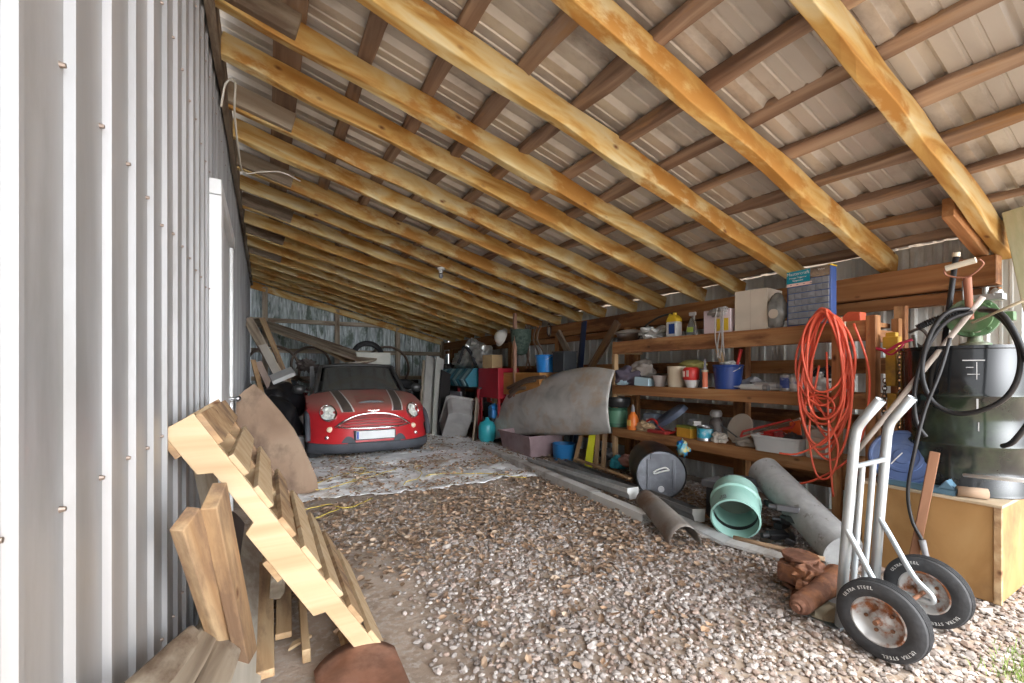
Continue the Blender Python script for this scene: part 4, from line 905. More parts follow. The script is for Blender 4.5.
pa = Vector((-0.085, 0.0, 0.16)); pb = at(967, 277, X=3.50)-Vector((DX-.10, DY-.08, TZ)); 
b = MB(); b.tube([pa, pa.lerp(pb, .5), pb], [0.017, 0.018, 0.019], 12); b.build('crank_arm', cp, e, smooth=50)
g0 = at(946, 268.5, X=3.47)-Vector((DX-.10, DY-.08, TZ)); g1 = at(976, 260, X=3.47)-Vector((DX-.10, DY-.08, TZ))
cr_ = empty('x', (0, 0, 0)); bpy.data.objects.remove(cr_)
b = MB(); b.cyl(g0, g1, 0.017, n=14); gp = b.build('crank_grip', sm('cream_grip', (0.68, 0.62, 0.50), 0.5), e, smooth=50)
b = MB(); m_ = (g0+g1)/2; dn = (pb-m_); b.tube(smooth_pts([g0-(g1-g0)*0.05, g0-(g1-g0)*0.08+dn*0.5, pb, g1+(g1-g0)*0.12+dn*0.45, g1+(g1-g0)*0.10], 8), 0.005, 6); b.build('crank_fork', cp, e, smooth=180)
# ribbed hose end + hose
HX = DX-0.16
b = MB(); c0 = Vector((3.62, 0.94, TZ+0.16))
def hp(px, py, X): return at(px, py, X=X)
rib = smooth_pts([hp(972, 309, 3.60), hp(950, 315, 3.56), hp(930, 322, 3.52), hp(917, 328, 3.50)], 14)
rr_ = [0.017+0.005*(k % 2) for k in range(len(rib))]
b.tube(rib, rr_, 10); hs_ = empty('black_hose', (3.5, 0.95, DZ), label='long black hose looped in front of the black drum', cat='hose')
def adopt(o, e): o.parent = e; o.location = o.location-e.location; return o
adopt(b.build('ribbed_sleeve', sm('rubber', (0.02, 0.02, 0.022), 0.45), smooth=60), hs_)
b = MB(); RB = sm('rubber', (0.02, 0.02, 0.022), 0.4)
loop = [hp(975, 309, 3.60), hp(948, 312, 3.50), hp(930, 335, 3.46), hp(922, 370, 3.45), hp(930, 398, 3.45), hp(950, 412, 3.45), hp(975, 412, 3.44), hp(1003, 400, 3.43), hp(1018, 378, 3.43), hp(1020, 350, 3.45), hp(1008, 325, 3.48), hp(992, 312, 3.55), hp(982, 308, 3.60)]
b.tube(smooth_pts(loop, 8), 0.0135, 8)
loop2 = [hp(980, 310, 3.58), hp(1000, 313, 3.48), hp(1016, 335, 3.44), hp(1030, 370, 3.42), hp(1034, 410, 3.42), hp(1015, 440, 3.43), hp(1003, 446, 3.5)]
b.tube(smooth_pts(loop2, 8), 0.0135, 8)
loop3 = [hp(972, 312, 3.57), hp(946, 322, 3.50), hp(926, 350, 3.46), hp(915, 388, 3.44), hp(916, 420, 3.43), hp(926, 437, 3.44)]
b.tube(smooth_pts(loop3, 8), 0.0125, 8)
cable = [hp(950, 338, 3.47), hp(940, 372, 3.43), hp(925, 410, 3.38), hp(915, 450, 3.34), hp(908, 490, 3.33), hp(912, 520, 3.33), hp(922, 540, 3.33), hp(925, 552, 3.33)]
b.tube(smooth_pts(cable, 8), 0.010, 8)
adopt(b.build('hose', RB, smooth=180), hs_)
b = MB(); b.tube([hp(922, 540, 3.33), hp(926, 556, 3.33)], [0.018, 0.015], 10); adopt(b.build('hose_plug', GRY, smooth=50), hs_)
# poles around the drum
beam('black_pole', hp(944, 345, 3.7), hp(956, 256, 3.7), 0.03, 0.03, BLK, roundness=1, rough=0.0, label='black pole with a cream tip standing behind the hand pump', cat='pole')
po = bpy.data.objects['black_pole']
b = MB(); L_ = (hp(944, 345, 3.7)-hp(956, 256, 3.7)).length; b.cyl((L_-0.005, 0, 0), (L_+0.02, 0, 0), 0.019, n=14); b.build('cream_tip', CREAM, po, smooth=40)['label'] = 'cream plastic tip'
beam('grey_pole', at(858, 450, X=3.35), at(983, 297, X=3.60), 0.03, 0.03, sm('pale_grey_wood', (0.45, 0.39, 0.34), 0.8), roundness=1, rough=0.001, label='long pale grey handle slanting up across the drum to the pump', cat='pole')
beam('white_rod', hp(972, 323, 3.55), hp(1040, 293, 3.35), 0.014, 0.014, sm('cream_rod', (0.65, 0.58, 0.42), 0.6), roundness=1, rough=0, label='thin cream rod pointing out to the right from the hand pump', cat='rod')
beam('white_pipe', at(964, 475, X=3.47), at(1040, 482, X=3.36), 0.022, 0.022, WHT, roundness=1, rough=0, label='white plastic pipe lying across the chest before the drum', cat='pipe')
beam('lid_stick', at(912, 566, X=3.34), at(935, 452, X=3.37), 0.045, 0.022, mat('reddish_stick', [(0.22, 0.10, 0.05), (0.32, 0.16, 0.09)], 0.8, scale=4, stretch=GR), side=(1, 0.3, 0), rough=0.002, label='reddish brown stick leaning against the plywood chest', cat='stick')
# round blue reel lid and its teal tray
e = empty('blue_disc', (3.52, 1.16, DZ+0.175), label='round dusty blue ridged disc propped on the plywood chest', cat='disc')
bd = mat('dusty_blue', [(0.06, 0.10, 0.23), (0.10, 0.15, 0.30)], 0.6, scale=5, stain=(0.20, 0.23, 0.30), stain_amt=(0.5, 0.75))
lathe_obj('disc', [(0, 0.006), (0.02, 0.01), (0.045, 0.01), (0.05, 0.004), (0.08, 0.004), (0.083, 0.010), (0.10, 0.010), (0.103, 0.004), (0.15, 0.006), (0.155, 0.014), (0.165, 0.014), (0.175, 0), (0.170, -0.02), (0, -0.02)], bd, (0, 0, 0), 48, parent=e, smooth=30)
e.rotation_euler = (0, R(-68), R(10))
b = MB(); b.tube([(0.02, 0.0, 0.02), (-0.03, 0.03, 0.03), (-0.06, 0.05, 0.02)], 0.003, 6); b.build('wire_clip', WHT, e)
e = empty('teal_tray', (3.50, 1.10, DZ), label='teal plastic tray under the blue disc on the chest', cat='tray')
b = MB(); b.box((-0.07, -0.20, 0), (0.07, 0.16, 0.035)); b.poly([(-0.07, -0.20, 0.035), (-0.07, -0.13, 0.035), (-0.07, -0.165, 0.085)], (0.14, 0, 0)); b.build('tray', sm('slate_teal', (0.10, 0.20, 0.28), 0.5), e, bevel=0.004)
e = empty('paper_roll', (3.48, 0.845, DZ+0.03), label='short brown cardboard tube lying on the chest beside the teal tray', cat='tube')
b = MB(); b.tube([(-0.03, 0.05, 0), (0.03, -0.06, 0)], 0.028, 16, caps=False); o = b.build('roll', sm('kraft', (0.40, 0.28, 0.19), 0.9), e, smooth=180, thick=0.004)

# tall brown stud and hoist hanging by it
beam('side_stud', (4.28, 1.42, 0), (4.28, 1.42, 1.76), 0.05, 0.07, M['shelfwood'], rough=0.006, side=(0, 1, 0), label='brown stud between the shelf unit and the black drum', cat='post')
e = empty('chain_hoist', (3.86, 1.33, 1.50), label='yellow chain hoist with hanging chains beside the drum', cat='hoist')
b = MB(); b.box((-0.03, -0.03, -0.35), (0.02, 0.03, 0.03)); b.box((-0.035, -0.045, -0.08), (0.025, 0.045, 0.0)); b.box((-0.03, -0.035, -0.62), (0.02, 0.02, -0.40)); b.build('hoist_body', sm('hoist_yellow', (0.62, 0.36, 0.03), 0.5, stain=(0.18, 0.10, 0.04)), e, bevel=0.006)
def chain(b, p0, p1, n, r=0.012):
    p0, p1 = Vector(p0), Vector(p1); d = (p1-p0)/n; ax = d.normalized(); u = ax.orthogonal().normalized(); v = ax.cross(u)
    for k in range(n):
        c_ = p0+d*(k+.5); s1 = u if k % 2 else v
        b.tube([c_+ax*(d.length*0.72)*math.cos(t)+s1*r*math.sin(t) for t in [q*math.pi/5 for q in range(10)]], r*0.3, 5, closed=True)
b = MB(); chain(b, (-0.02, -0.05, -0.08), (-0.02, -0.05, -1.0), 34); chain(b, (-0.03, 0.03, -0.30), (-0.03, 0.05, -1.05), 28); b.build('chain', sm('rusty_steel', (0.12, 0.09, 0.07), 0.5, 0.6), e, smooth=60)
b = MB(); b.tube(smooth_pts([(-0.02, -0.10, 0.02), (-0.03, -0.16, 0.04), (-0.03, -0.20, -0.02), (-0.03, -0.17, -0.08), (-0.03, -0.13, -0.05)], 6), 0.010, 8); b.tube(smooth_pts([(-0.02, -0.12, 0.0), (-0.04, -0.14, -0.10), (-0.03, -0.12, -0.22), (-0.02, -0.05, -0.35)], 6), 0.012, 8); b.build('hook', sm('dark_steel', (0.18, 0.18, 0.17), 0.4, 0.8), e, smooth=60)
b = MB(); b.tube(smooth_pts([(3.80, 1.40, 1.42), (3.78, 1.33, 1.40), (3.78, 1.27, 1.44), (3.80, 1.20, 1.47)], 6), 0.010, 8); b.tube(smooth_pts([(3.80, 1.38, 1.42), (3.76, 1.30, 1.37), (3.78, 1.24, 1.44)], 6), 0.007, 6)
tag(b.build('red_strap', sm('red_strap', (0.55, 0.03, 0.08), 0.6), smooth=180), 'red ratchet strap tied between the shelf post and the hoist', 'strap')
b = MB(); b.box((-0.06, -0.05, -0.1), (0.06, 0.05, 0.25)); tag(b.build('yellow_box_level', sm('ochre', (0.45, 0.26, 0.05), 0.7), bevel=0.01, loc=(4.1, 1.16, 1.1)), 'ochre coloured box hanging behind the chain hoist', 'box')

# ------------------------------------------------------------------ hand truck
ht = empty('hand_truck', (2.60, 0.90, 0), label='galvanised two-wheeled hand truck with black pneumatic tyres on the gravel', cat='hand truck')
GV = mat('galvanised_tube', [(0.38, 0.42, 0.44), (0.52, 0.56, 0.58)], 0.4, 0.6, scale=8, stain=(0.45, 0.47, 0.47))
hl = Vector((2.60, 0.90, 0))
xa, xb = 2.42, 2.77
def fr(x): return [(x, 1.035, 0.02), (x, 1.01, 0.45), (x, 0.975, 0.93), (x, 0.965, 0.985), (x, 0.94, 1.03), (x, 0.875, 1.125)]
for x in (xa, xb):
    b = MB(); pts = fr(x); b.tube([Vector(p)-hl for p in (pts[:3]+smooth_pts(pts[2:5], 4)+[pts[5]])], 0.0205, 14, caps=False); b.build('upright', GV, ht, smooth=50, thick=0.003)
for y_, z_ in ((0.985, 0.80), (1.025, 0.16)):
    b = MB(); b.tube([Vector((xa, y_, z_))-hl, Vector((xb, y_, z_))-hl], 0.013, 10); b.build('crossbar', GV, ht, smooth=50)
for x in (xa+0.115, xa+0.235):
    b = MB(); b.tube([Vector((x, 0.99, 0.80))-hl, Vector((x, 1.03, 0.16))-hl], 0.014, 10); b.build('slat_tube', GV, ht, smooth=50)
b = MB(); b.box((xa-0.02-hl.x, 0.13, 0.0), (xb+0.02-hl.x, 0.32, 0.008)); b.box((xa-0.02-hl.x, 0.125, 0.0), (xb+0.02-hl.x, 0.133, 0.16)); b.build('toe_plate', GV, ht, bevel=0.002)
AX = Vector((0, 0.845, 0.168))
for x, s in ((xa, 1), (xb, 1)):
    b = MB(); b.tube([Vector(p)-hl for p in smooth_pts([(x-0.01, 1.005, 0.50), (x-0.01, 0.96, 0.42), (x-0.012, 0.87, 0.255), (x-0.012, 0.805, 0.19), (x-0.01, 0.80, 0.155), (x-0.01, 0.845, 0.15), (x-0.01, 1.02, 0.155)], 5)], 0.013, 10); b.build('axle_brace', GV, ht, smooth=60)
b = MB(); b.cyl(Vector((2.28, AX.y, AX.z))-hl, Vector((2.91, AX.y, AX.z))-hl, 0.010, n=12); b.build('axle', sm('rusty_axle', (0.25, 0.12, 0.07), 0.6, 0.5), ht, smooth=50)
tire_m = mat('tyre_rubber', [(0.025, 0.026, 0.028), (0.045, 0.046, 0.05)], 0.7, scale=20, bump=0.2)
rim_m = mat('rusty_rim', [(0.42, 0.42, 0.41), (0.52, 0.52, 0.51)], 0.5, 0.4, scale=6, stain=(0.26, 0.09, 0.03), stain_scale=7, stain_amt=(0.47, 0.56))
cham = sm('white_lettering', (0.62, 0.62, 0.60), 0.6)
def wheel(x):
    wr_, ww = 0.166, 0.041
    mx = Matrix.Translation(Vector((x, AX.y, AX.z))-hl) @ Matrix.Rotation(R(-90), 4, 'Y')      # local Z -> -X (towards the room)
    b = MB(); b.lathe([(0.092, ww*.8), (0.10, ww*.95), (0.125, ww*1.05), (0.148, ww*.98), (0.160, ww*.80), (0.164, ww*.55)], 56, mx)
    b.lathe([(0.164, -ww*.55), (0.160, -ww*.80), (0.148, -ww*.98), (0.125, -ww*1.05), (0.10, -ww*.95), (0.092, -ww*.8), (0.090, 0), (0.092, ww*.8)], 56, mx)
    tr_ = []
    for q in range(5):                                             # tread ribs
        z0 = -ww*.55+ww*1.1*q/5; z1 = z0+ww*1.1/5; tr_ += [(0.166, z0+0.001), (0.166, z1-0.004), (0.160, z1-0.003), (0.160, z1)]
    b.lathe([(0.164, -ww*.55)]+tr_+[(0.164, ww*.55)], 56, mx)
    t = b.build('tyre', tire_m, ht, smooth=35)
    b = MB(); b.lathe([(0.099, ww*.85), (0.100, ww*.95), (0.094, ww*.98), (0.088, ww*.80), (0.078, ww*.30), (0.062, ww*.12), (0.045, ww*.15), (0.036, ww*.38), (0.026, ww*.50), (0.018, ww*.55), (0.018, ww*.95), (0, ww*.95)], 48, mx); b.lathe([(0.099, -ww*.85), (0.094, -ww*.98), (0.07, -ww*.2), (0.02, -ww*.3), (0.02, -ww*.95), (0, -ww*.95)], 40, mx)
    rim = b.build('rim', rim_m, ht, smooth=40)
    b = MB()
    for k in range(5):
        a_ = R(72*k+20); b.lathe([(0.008, ww*.2), (0.008, ww*.38), (0, ww*.40)], 6, mx @ Matrix.Translation((0.052*math.cos(a_), 0.052*math.sin(a_), 0)))
    b.build('wheel_nut', sm('rusty_nut', (0.22, 0.10, 0.05), 0.7, 0.4), rim)
    for word, a0 in (('ULTRA STEEL', 215), ('ULTRA STEEL', 35)):
        its = []
        for k, ch in enumerate(word):
            if ch == ' ': continue
            a_ = R(a0-k*5.2+26)
            mm = mx @ Matrix.Translation((0.137*math.cos(a_), 0.137*math.sin(a_), ww*1.03)) @ Matrix.Rotation(a_-R(90), 4, 'Z')
            its.append((ch, mm))
        text(its, 0.019, None, cham, parent=t, ext=0.0012)
wheel(2.345); wheel(2.845)

# ------------------------------------------------------------------ rusty gearbox-like casting on the gravel
rs = mat('rusty_casting', [(0.10, 0.042, 0.024), (0.18, 0.08, 0.048), (0.25, 0.125, 0.08)], 0.85, scale=12, bump=0.8, stain=(0.30, 0.13, 0.06), stain_scale=7)
go = Vector((2.62, 1.28, 0))
e = empty('rusty_casting', go, label='rusty cast iron machine casting with a round snout on the gravel', cat='casting')
a0 = at(797, 607, Z=0.075)-go; a1 = at(838, 578, Z=0.12)-go
mx = axis_mx(a0, a1); Lc = (a1-a0).length
b = MB(); b.lathe([(0, -0.02), (0.018, -0.02), (0.02, -0.005), (0.03, -0.005), (0.034, 0.0), (0.036, 0.02), (0.050, 0.03), (0.052, Lc*0.55), (0.062, Lc*0.75), (0.075, Lc), (0, Lc)], 28, mx); b.build('snout', rs, e, smooth=40)
b = MB()
for k, (z0, rr0) in enumerate(((0.0, 0.095), (0.035, 0.085), (0.055, 0.10), (0.09, 0.085), (0.11, 0.105), (0.145, 0.08), (0.165, 0.095))):
    b.lathe([(0, z0), (rr0, z0), (rr0, z0+0.02), (0, z0+0.02)], 10, Matrix.Translation((0.05, 0.06, 0.02)))
b.box((-0.06, -0.02, 0.06), (0.15, 0.13, 0.16)); b.blob((0.02, 0.0, 0.13), (0.09, 0.08, 0.06), 3, 0.7, 3, 4); b.build('housing', rs, e, smooth=25, bevel=0.004)
b = MB(); b.box((-0.17, -0.03, 0.095), (0.08, 0.04, 0.115), Matrix.Rotation(R(22), 4, 'Z')); b.cyl((-0.14, -0.06, 0.10), (-0.14, -0.06, 0.14), 0.014, n=8); b.build('lever_arm', rs, e, bevel=0.004)
b = MB(); b.poly([(-0.22, -0.02, 0.01), (-0.05, 0.05, 0.01), (-0.02, -0.06, 0.01)], (0, 0, 0.03)); b.build('foot', rs, e, bevel=0.004)
b = MB(); b.blob((0, 0, 0.03), (0.10, 0.07, 0.035), 3, 0.5, 2, 3); tag(b.build('flat_stone', mat('mossy_stone', [(0.20, 0.17, 0.12), (0.32, 0.28, 0.2)], 0.9, scale=9), smooth=40, loc=(2.50, 1.12, -0.01)), 'flat mossy stone under the rusty casting', 'stone')
b = MB(); b.blob((0, 0, 0), (0.15, 0.04, 0.012), 3, 0.3, 2, 5); o = b.build('cable_clamp', sm('grey_clamp', (0.5, 0.47, 0.40), 0.6), smooth=40, loc=(3.30, 1.50, 0.92)); bpy.data.objects.remove(o)

# ------------------------------------------------------------------ things on the ground along the shelves
# green pipe coupling
gp_m = mat('pale_green_pipe', [(0.24, 0.44, 0.38), (0.32, 0.52, 0.46)], 0.45, scale=5, stain=(0.45, 0.52, 0.48), stain_amt=(0.5, 0.8))
fc = at(739, 521, Y=2.02); 
ax = Vector((0.80, 0.52, 0.30)).normalized()
e = empty('pipe_coupling', fc, label='wide pale green plastic pipe end with a dark groove lying on the ground', cat='pipe')
mx = axis_mx((0, 0, 0), ax); r0 = 0.168
e.location = (3.00, 1.95, 0.165)
b = MB(); b.lathe([(r0-.012, 0), (r0, 0.004), (r0, 0.20), (r0+.012, 0.21), (r0+.012, 0.235), (r0-.004, 0.25), (r0-.004, 0.36), (r0-.018, 0.36), (r0-.018, 0.13), (r0-.008, 0.125), (r0-.008, 0.10), (r0-.016, 0.095), (r0-.012, 0)], 56, mx); b.build('pipe', gp_m, e, smooth=40)
b = MB(); b.lathe([(r0-.0165, 0.093), (r0-.013, 0.098), (r0-.013, 0.124), (r0-.0185, 0.132), (r0-.0215, 0.11), (r0-.0165, 0.093)], 56, mx); b.build('rubber_seal', BLK, e, smooth=60)
b = MB(); b.lathe([(0, 0.30), (r0-.02, 0.30)], 40, mx); b.build('inner_wall', sm('murky_green', (0.22, 0.25, 0.21), 0.7), e)
for k, s2 in enumerate(('PVC', '375')):
    mm = mx @ Matrix.Rotation(R(152+k*0), 4, 'Z')
    a_ = R(62)
    p_ = Vector((math.cos(a_)*(r0+.002), math.sin(a_)*(r0+.002), 0.035+0.028*k)); rad = Vector((math.cos(a_), math.sin(a_), 0)); tn = Vector((-math.sin(a_), math.cos(a_), 0))
    lm4 = Matrix((-tn, Vector((0, 0, 1)), rad)).transposed()
    if lm4.determinant() < 0: lm4 = Matrix((tn, Vector((0, 0, 1)), rad)).transposed()
    lm4 = lm4.to_4x4(); lm4.translation = p_
    text(s2, 0.03, mx @ lm4, sm('grey_stamp', (0.12, 0.10, 0.13), 0.8), parent=e)
# concrete tube leaning from the shelf down to the gravel
cm = mat('concrete_grey', [(0.26, 0.26, 0.255), (0.35, 0.35, 0.345)], 0.9, scale=10, bump=0.3, stain=(0.18, 0.17, 0.16), stain_scale=14, stain_amt=(0.6, 0.66))
p0 = Vector((3.22, 1.36, 0.10)); p1 = Vector((3.60, 2.09, 0.43))
b = MB(); b.tube([p0, p0.lerp(p1, .33), p0.lerp(p1, .66), p1], 0.125, 36); o = b.build('cement_cylinder', cm, smooth=50); tag(o, 'speckled grey concrete cylinder slanting from the bottom shelf to the ground', 'cylinder')
# black barrel on its side
e = empty('black_barrel', (3.27, 2.87, 0.27), label='black plastic barrel on its side with a grey end facing out', cat='barrel')
mx = axis_mx((0, 0, 0), (0.60, 0.80, 0.03)); br = 0.235
b = MB(); b.lathe([(br-.012, 0.01), (br, 0.0), (br, 0.03), (br-.01, 0.05), (br+.004, 0.22), (br+.004, 0.42), (br-.02, 0.62), (0, 0.63)], 48, mx); b.build('barrel_body', sm('barrel_black', (0.012, 0.012, 0.013), 0.4), e, smooth=45)
eg = mat('scuffed_grey', [(0.09, 0.095, 0.11), (0.15, 0.16, 0.18)], 0.6, scale=6, stain=(0.22, 0.23, 0.26))
b = MB(); b.lathe([(0, 0.012), (br-.012, 0.012), (br-.012, 0.03), (0, 0.03)], 48, mx); en = b.build('barrel_end', eg, e, smooth=45)
def onend(b, x0, y0, x1, y1, z0, z1): b.box((x0, y0, z0), (x1, y1, z1), mx)
b = MB(); onend(b, -0.13, -0.17, -0.10, 0.15, -0.002, 0.013); onend(b, 0.10, -0.17, 0.13, 0.15, -0.002, 0.013); onend(b, -0.10, -0.20, 0.10, 0.20, 0.004, 0.013); b.build('end_ribs', eg, en, bevel=0.003)
b = MB(); b.tube([mx @ Vector(p) for p in smooth_pts([(-0.07, 0.05, -0.004), (-0.03, 0.075, -0.008), (0.06, 0.04, -0.008), (0.065, 0.015, -0.004), (-0.02, 0.04, -0.006), (-0.07, 0.05, -0.004)], 4)], 0.008, 6); b.build('white_handle', WHT, en, smooth=60)
b = MB(); b.lathe([(0, -0.006), (0.028, -0.006), (0.03, 0.006), (0, 0.006)], 20, mx @ Matrix.Translation((0.0, -0.135, 0))); b.build('bung', sm('bung', (0.55, 0.56, 0.58), 0.5), en, smooth=40)
# gutters
wg = mat('dirty_white_trim', [(0.46, 0.45, 0.43), (0.58, 0.57, 0.55)], 0.6, scale=4, stretch=(.3, 2, 2), stain=(0.30, 0.27, 0.24)); dgm = mat('dark_gutter', [(0.10, 0.10, 0.10), (0.17, 0.17, 0.17)], 0.5, scale=4, stretch=(.3, 2, 2), stain=(0.24, 0.22, 0.20))
lg = mat('light_grey_gutter', [(0.36, 0.37, 0.37), (0.46, 0.47, 0.47)], 0.5, scale=4, stretch=(.3, 2, 2), stain=(0.28, 0.26, 0.24))
def chan(name, prof, p0, p1, m, side=None, n=8, bend=0, closed=False, parent=None, thick=0.002):
    """sheet profile (y, z) swept along p0..p1"""
    mx = frame(p0, p1, side); L_ = (Vector(p1)-Vector(p0)).length
    b = MB(); rows = []
    for i in range(n+1):
        x = L_*i/n; off = bend*math.sin(math.pi*i/n)
        rows.append([b.bm.verts.new(mx @ Vector((x, y+off*0, z-off))) for y, z in prof])
    for i in range(n):
        for k in range(len(prof)-(0 if closed else 1)): b.bm.faces.new((rows[i][k], rows[i+1][k], rows[i+1][(k+1) % len(prof)], rows[i][(k+1) % len(prof)]))
    o = b.build(name, m, parent, thick=thick)
    return o
kg = [(0.055, 0.095), (0.06, 0.09), (0.06, 0.0), (-0.035, 0.0), (-0.05, 0.04), (-0.065, 0.06), (-0.065, 0.095), (-0.052, 0.095)]   # gutter section
def gutter(p0, p1, m, label, cap=True, side=None, bend=0, cap_m=None):
    mx = frame(p0, p1, side)
    e = empty('rain_gutter', Vector(p0), label=label, cat='gutter', group='old rain gutters beside the shelves')
    q = Vector((0, 0, 0)); d = Vector(p1)-Vector(p0)
    chan('trough', kg, q, d, m, side, bend=bend, parent=e)
    if cap:
        m2 = frame(q, d, side); L_ = d.length
        b = MB(); b.poly([m2 @ Vector((L_+0.001, y, z)) for y, z in [(0.062, 0.10), (0.062, -0.004), (-0.037, -0.004), (-0.052, 0.04), (-0.068, 0.06), (-0.068, 0.10)]], m2.to_3x3() @ Vector((0.006, 0, 0))); b.build('end_cap', cap_m or WHT, e)['label'] = 'white end cap'
    return e
f1 = chan('fascia_trim', [(-0.055, 0.0), (-0.055, 0.085), (-0.04, 0.09), (0.04, 0.09), (0.055, 0.085), (0.055, 0.0)], (3.02, 6.15, 0.0), (2.80, 3.25, 0.0), wg, closed=True); tag(f1, 'long dirty white trim piece lying nearest the leaf covered floor', 'trim piece')
f2 = empty('downspout', (2.80, 3.27, 0.0), label='short white downspout end lying before the rain gutters', cat='downspout')
o = chan('spout_tube', [(-0.048, 0.002), (-0.048, 0.078), (0.048, 0.078), (0.048, 0.002)], (0, 0, 0), Vector((2.745, 2.56, 0.0))-Vector((2.80, 3.27, 0.0)), sm('downspout_white', (0.66, 0.65, 0.62), 0.5), closed=True, parent=f2)
b = MB(); b.cyl((-0.045-.075, -0.45, 0.045), (-0.125, -0.45, 0.045), 0.006, n=8); b.build('screw', DGR, f2)
gutter((3.13, 4.95, 0.0), (2.93, 2.90, 0.09), lg, 'light grey rain gutter with a white end cap, nearest the car', side=(0, 0, 1))
gutter((3.34, 4.55, 0.03), (3.02, 2.28, 0.05), dgm, 'dark rain gutter with a white end cap ending beside the green pipe', side=(0.1, 0, 1))
o = chan('dark_trim', [(-0.06, 0.0), (-0.05, 0.03), (0, 0.04), (0.07, 0.03), (0.09, 0)], (3.52, 4.65, 0.02), (3.36, 3.45, 0.01), dgm, bend=0.03); tag(o, 'curved dark trim strip lying behind the dark rain gutter', 'trim strip')
# curled bent channel
b = MB()
def curl(u, v):
    t = v; c_ = Vector((2.93, 2.75, 0.10)).lerp(Vector((2.62, 2.08, 0.0)), t); a_ = R(-20+220*u)
    r_ = 0.085+0.03*t; s_ = Vector((0.80, -0.45, 0)).normalized()
    return c_+s_*r_*math.cos(a_)+Vector((0, 0, 1))*(r_*1.25*max(0.0, math.sin(a_))+0.05*(1-t)*t)
b.grid(curl, 14, 14); tag(b.build('bent_channel', mat('bent_metal', [(0.22, 0.20, 0.18), (0.34, 0.31, 0.28)], 0.6, 0.3, scale=6, stain=(0.20, 0.13, 0.09)), smooth=60, thick=0.003), 'bent arched metal channel lying open toward the gravel', 'metal channel')
o = chan('grey_flashing', [(-0.07, 0.0), (-0.06, 0.018), (0.05, 0.03), (0.075, 0.0)], (2.98, 2.75, 0.02), (2.93, 1.95, 0.0), lg, bend=-0.02); tag(o, 'grey sheet flashing lying under the white end cap', 'flashing')
o = chan('long_flashing', [(-0.05, 0.002), (-0.045, 0.02), (0.04, 0.03), (0.05, 0.0)], (2.90, 2.15, 0.0), (3.02, 1.46, 0.0), wg); tag(o, 'dirty white flashing strip lying before the green pipe', 'flashing')
beam('round_stick', (2.98, 1.95, 0.04), (3.12, 1.42, 0.05), 0.03, 0.03, sm('tan_stick', (0.42, 0.28, 0.17), 0.8), roundness=1, rough=0.002, label='tan wooden stick lying beside the white flashing strip', cat='stick')
beam('flat_lath', (3.30, 4.2, 0.19), (3.10, 3.1, 0.21), 0.05, 0.02, M['oldboard'], label='brown lath lying between the gutters', cat='lath')
# grey plastic bits between barrel and green pipe
e = empty('gutter_outlet', (3.42, 2.30, 0.12), label='dark grey gutter outlet box between the barrel and the green pipe', cat='outlet')
b = MB(); b.box((-0.12, -0.10, 0.14), (0.10, 0.16, 0.20)); b.build('outlet_top', sm('mid_grey', (0.14, 0.145, 0.16), 0.5), e, bevel=0.004)
b = MB(); b.box((-0.11, -0.09, -0.12), (0.09, 0.12, 0.135)); b.build('outlet_box', sm('char_grey', (0.05, 0.05, 0.055), 0.5), e, bevel=0.004)
o = chan('bent_downspout', [(-0.04, 0), (-0.04, 0.06), (0.04, 0.06), (0.04, 0)], (3.50, 2.35, 0.30), (3.48, 1.95, 0.33), sm('mid_grey', (0.14, 0.145, 0.16), 0.5), closed=True); tag(o, 'grey downspout piece lying on the outlet box', 'downspout')
rj = random.Random(9)
for k in range(7):
    x, y, z = 3.30+rj.uniform(-.08, .14), 1.70+rj.uniform(-.08, .22), 0.03+0.045*k*0.9
    b = MB(); mx_ = Matrix.Rotation(rj.uniform(0, 3), 4, 'Z') @ Matrix.Rotation(rj.uniform(-.4, .4), 4, 'X'); b.box((-0.07, -0.03, -0.022), (0.07, 0.03, 0.022), mx_); b.cyl(mx_ @ Vector((0.05, 0, 0)), mx_ @ Vector((0.12, 0, 0)), 0.02, n=12)
    tag(b.build('black_fitting', BLK if k % 3 else sm('dark_alloy', (0.15, 0.15, 0.16), 0.35, 0.7), bevel=0.006, loc=(x, y, z)), 'dark machine fitting heaped beside the green pipe, %s one from the ground' % ordn[k], 'fitting', 'dark fittings heaped beside the green pipe')

# mauve tub
mx0 = Vector((3.27, 5.23, 0.0))
e = empty('mauve_tub', mx0, label='faded mauve rectangular plastic tub under the curved metal sheet', cat='tub')
mv = mat('faded_mauve', [(0.20, 0.13, 0.14), (0.27, 0.19, 0.20)], 0.7, scale=5, stain=(0.32, 0.26, 0.26), stain_amt=(0.5, 0.8))
b = MB(); rings(b, [[(x*1.0+0.02*(x < .3)+0.0, y, 0.02) for x, y in ((0.03, 0.03), (0.55, 0.03), (0.55, 0.88), (0.03, 0.88))], [(x, y, 0.30) for x, y in ((0.0, 0.0), (0.58, 0.0), (0.58, 0.92), (0.0, 0.92))], [(x, y, 0.30) for x, y in ((-0.02, -0.02), (0.60, -0.02), (0.60, 0.94), (-0.02, 0.94))], [(x, y, 0.33) for x, y in ((-0.02, -0.02), (0.60, -0.02), (0.60, 0.94), (-0.02, 0.94))], [(x, y, 0.33) for x, y in ((0.0, 0.0), (0.58, 0.0), (0.58, 0.92), (0.0, 0.92))], [(x, y, 0.04) for x, y in ((0.04, 0.04), (0.54, 0.04), (0.54, 0.87), (0.04, 0.87))]])
b.build('tub', mv, e, bevel=0.004)

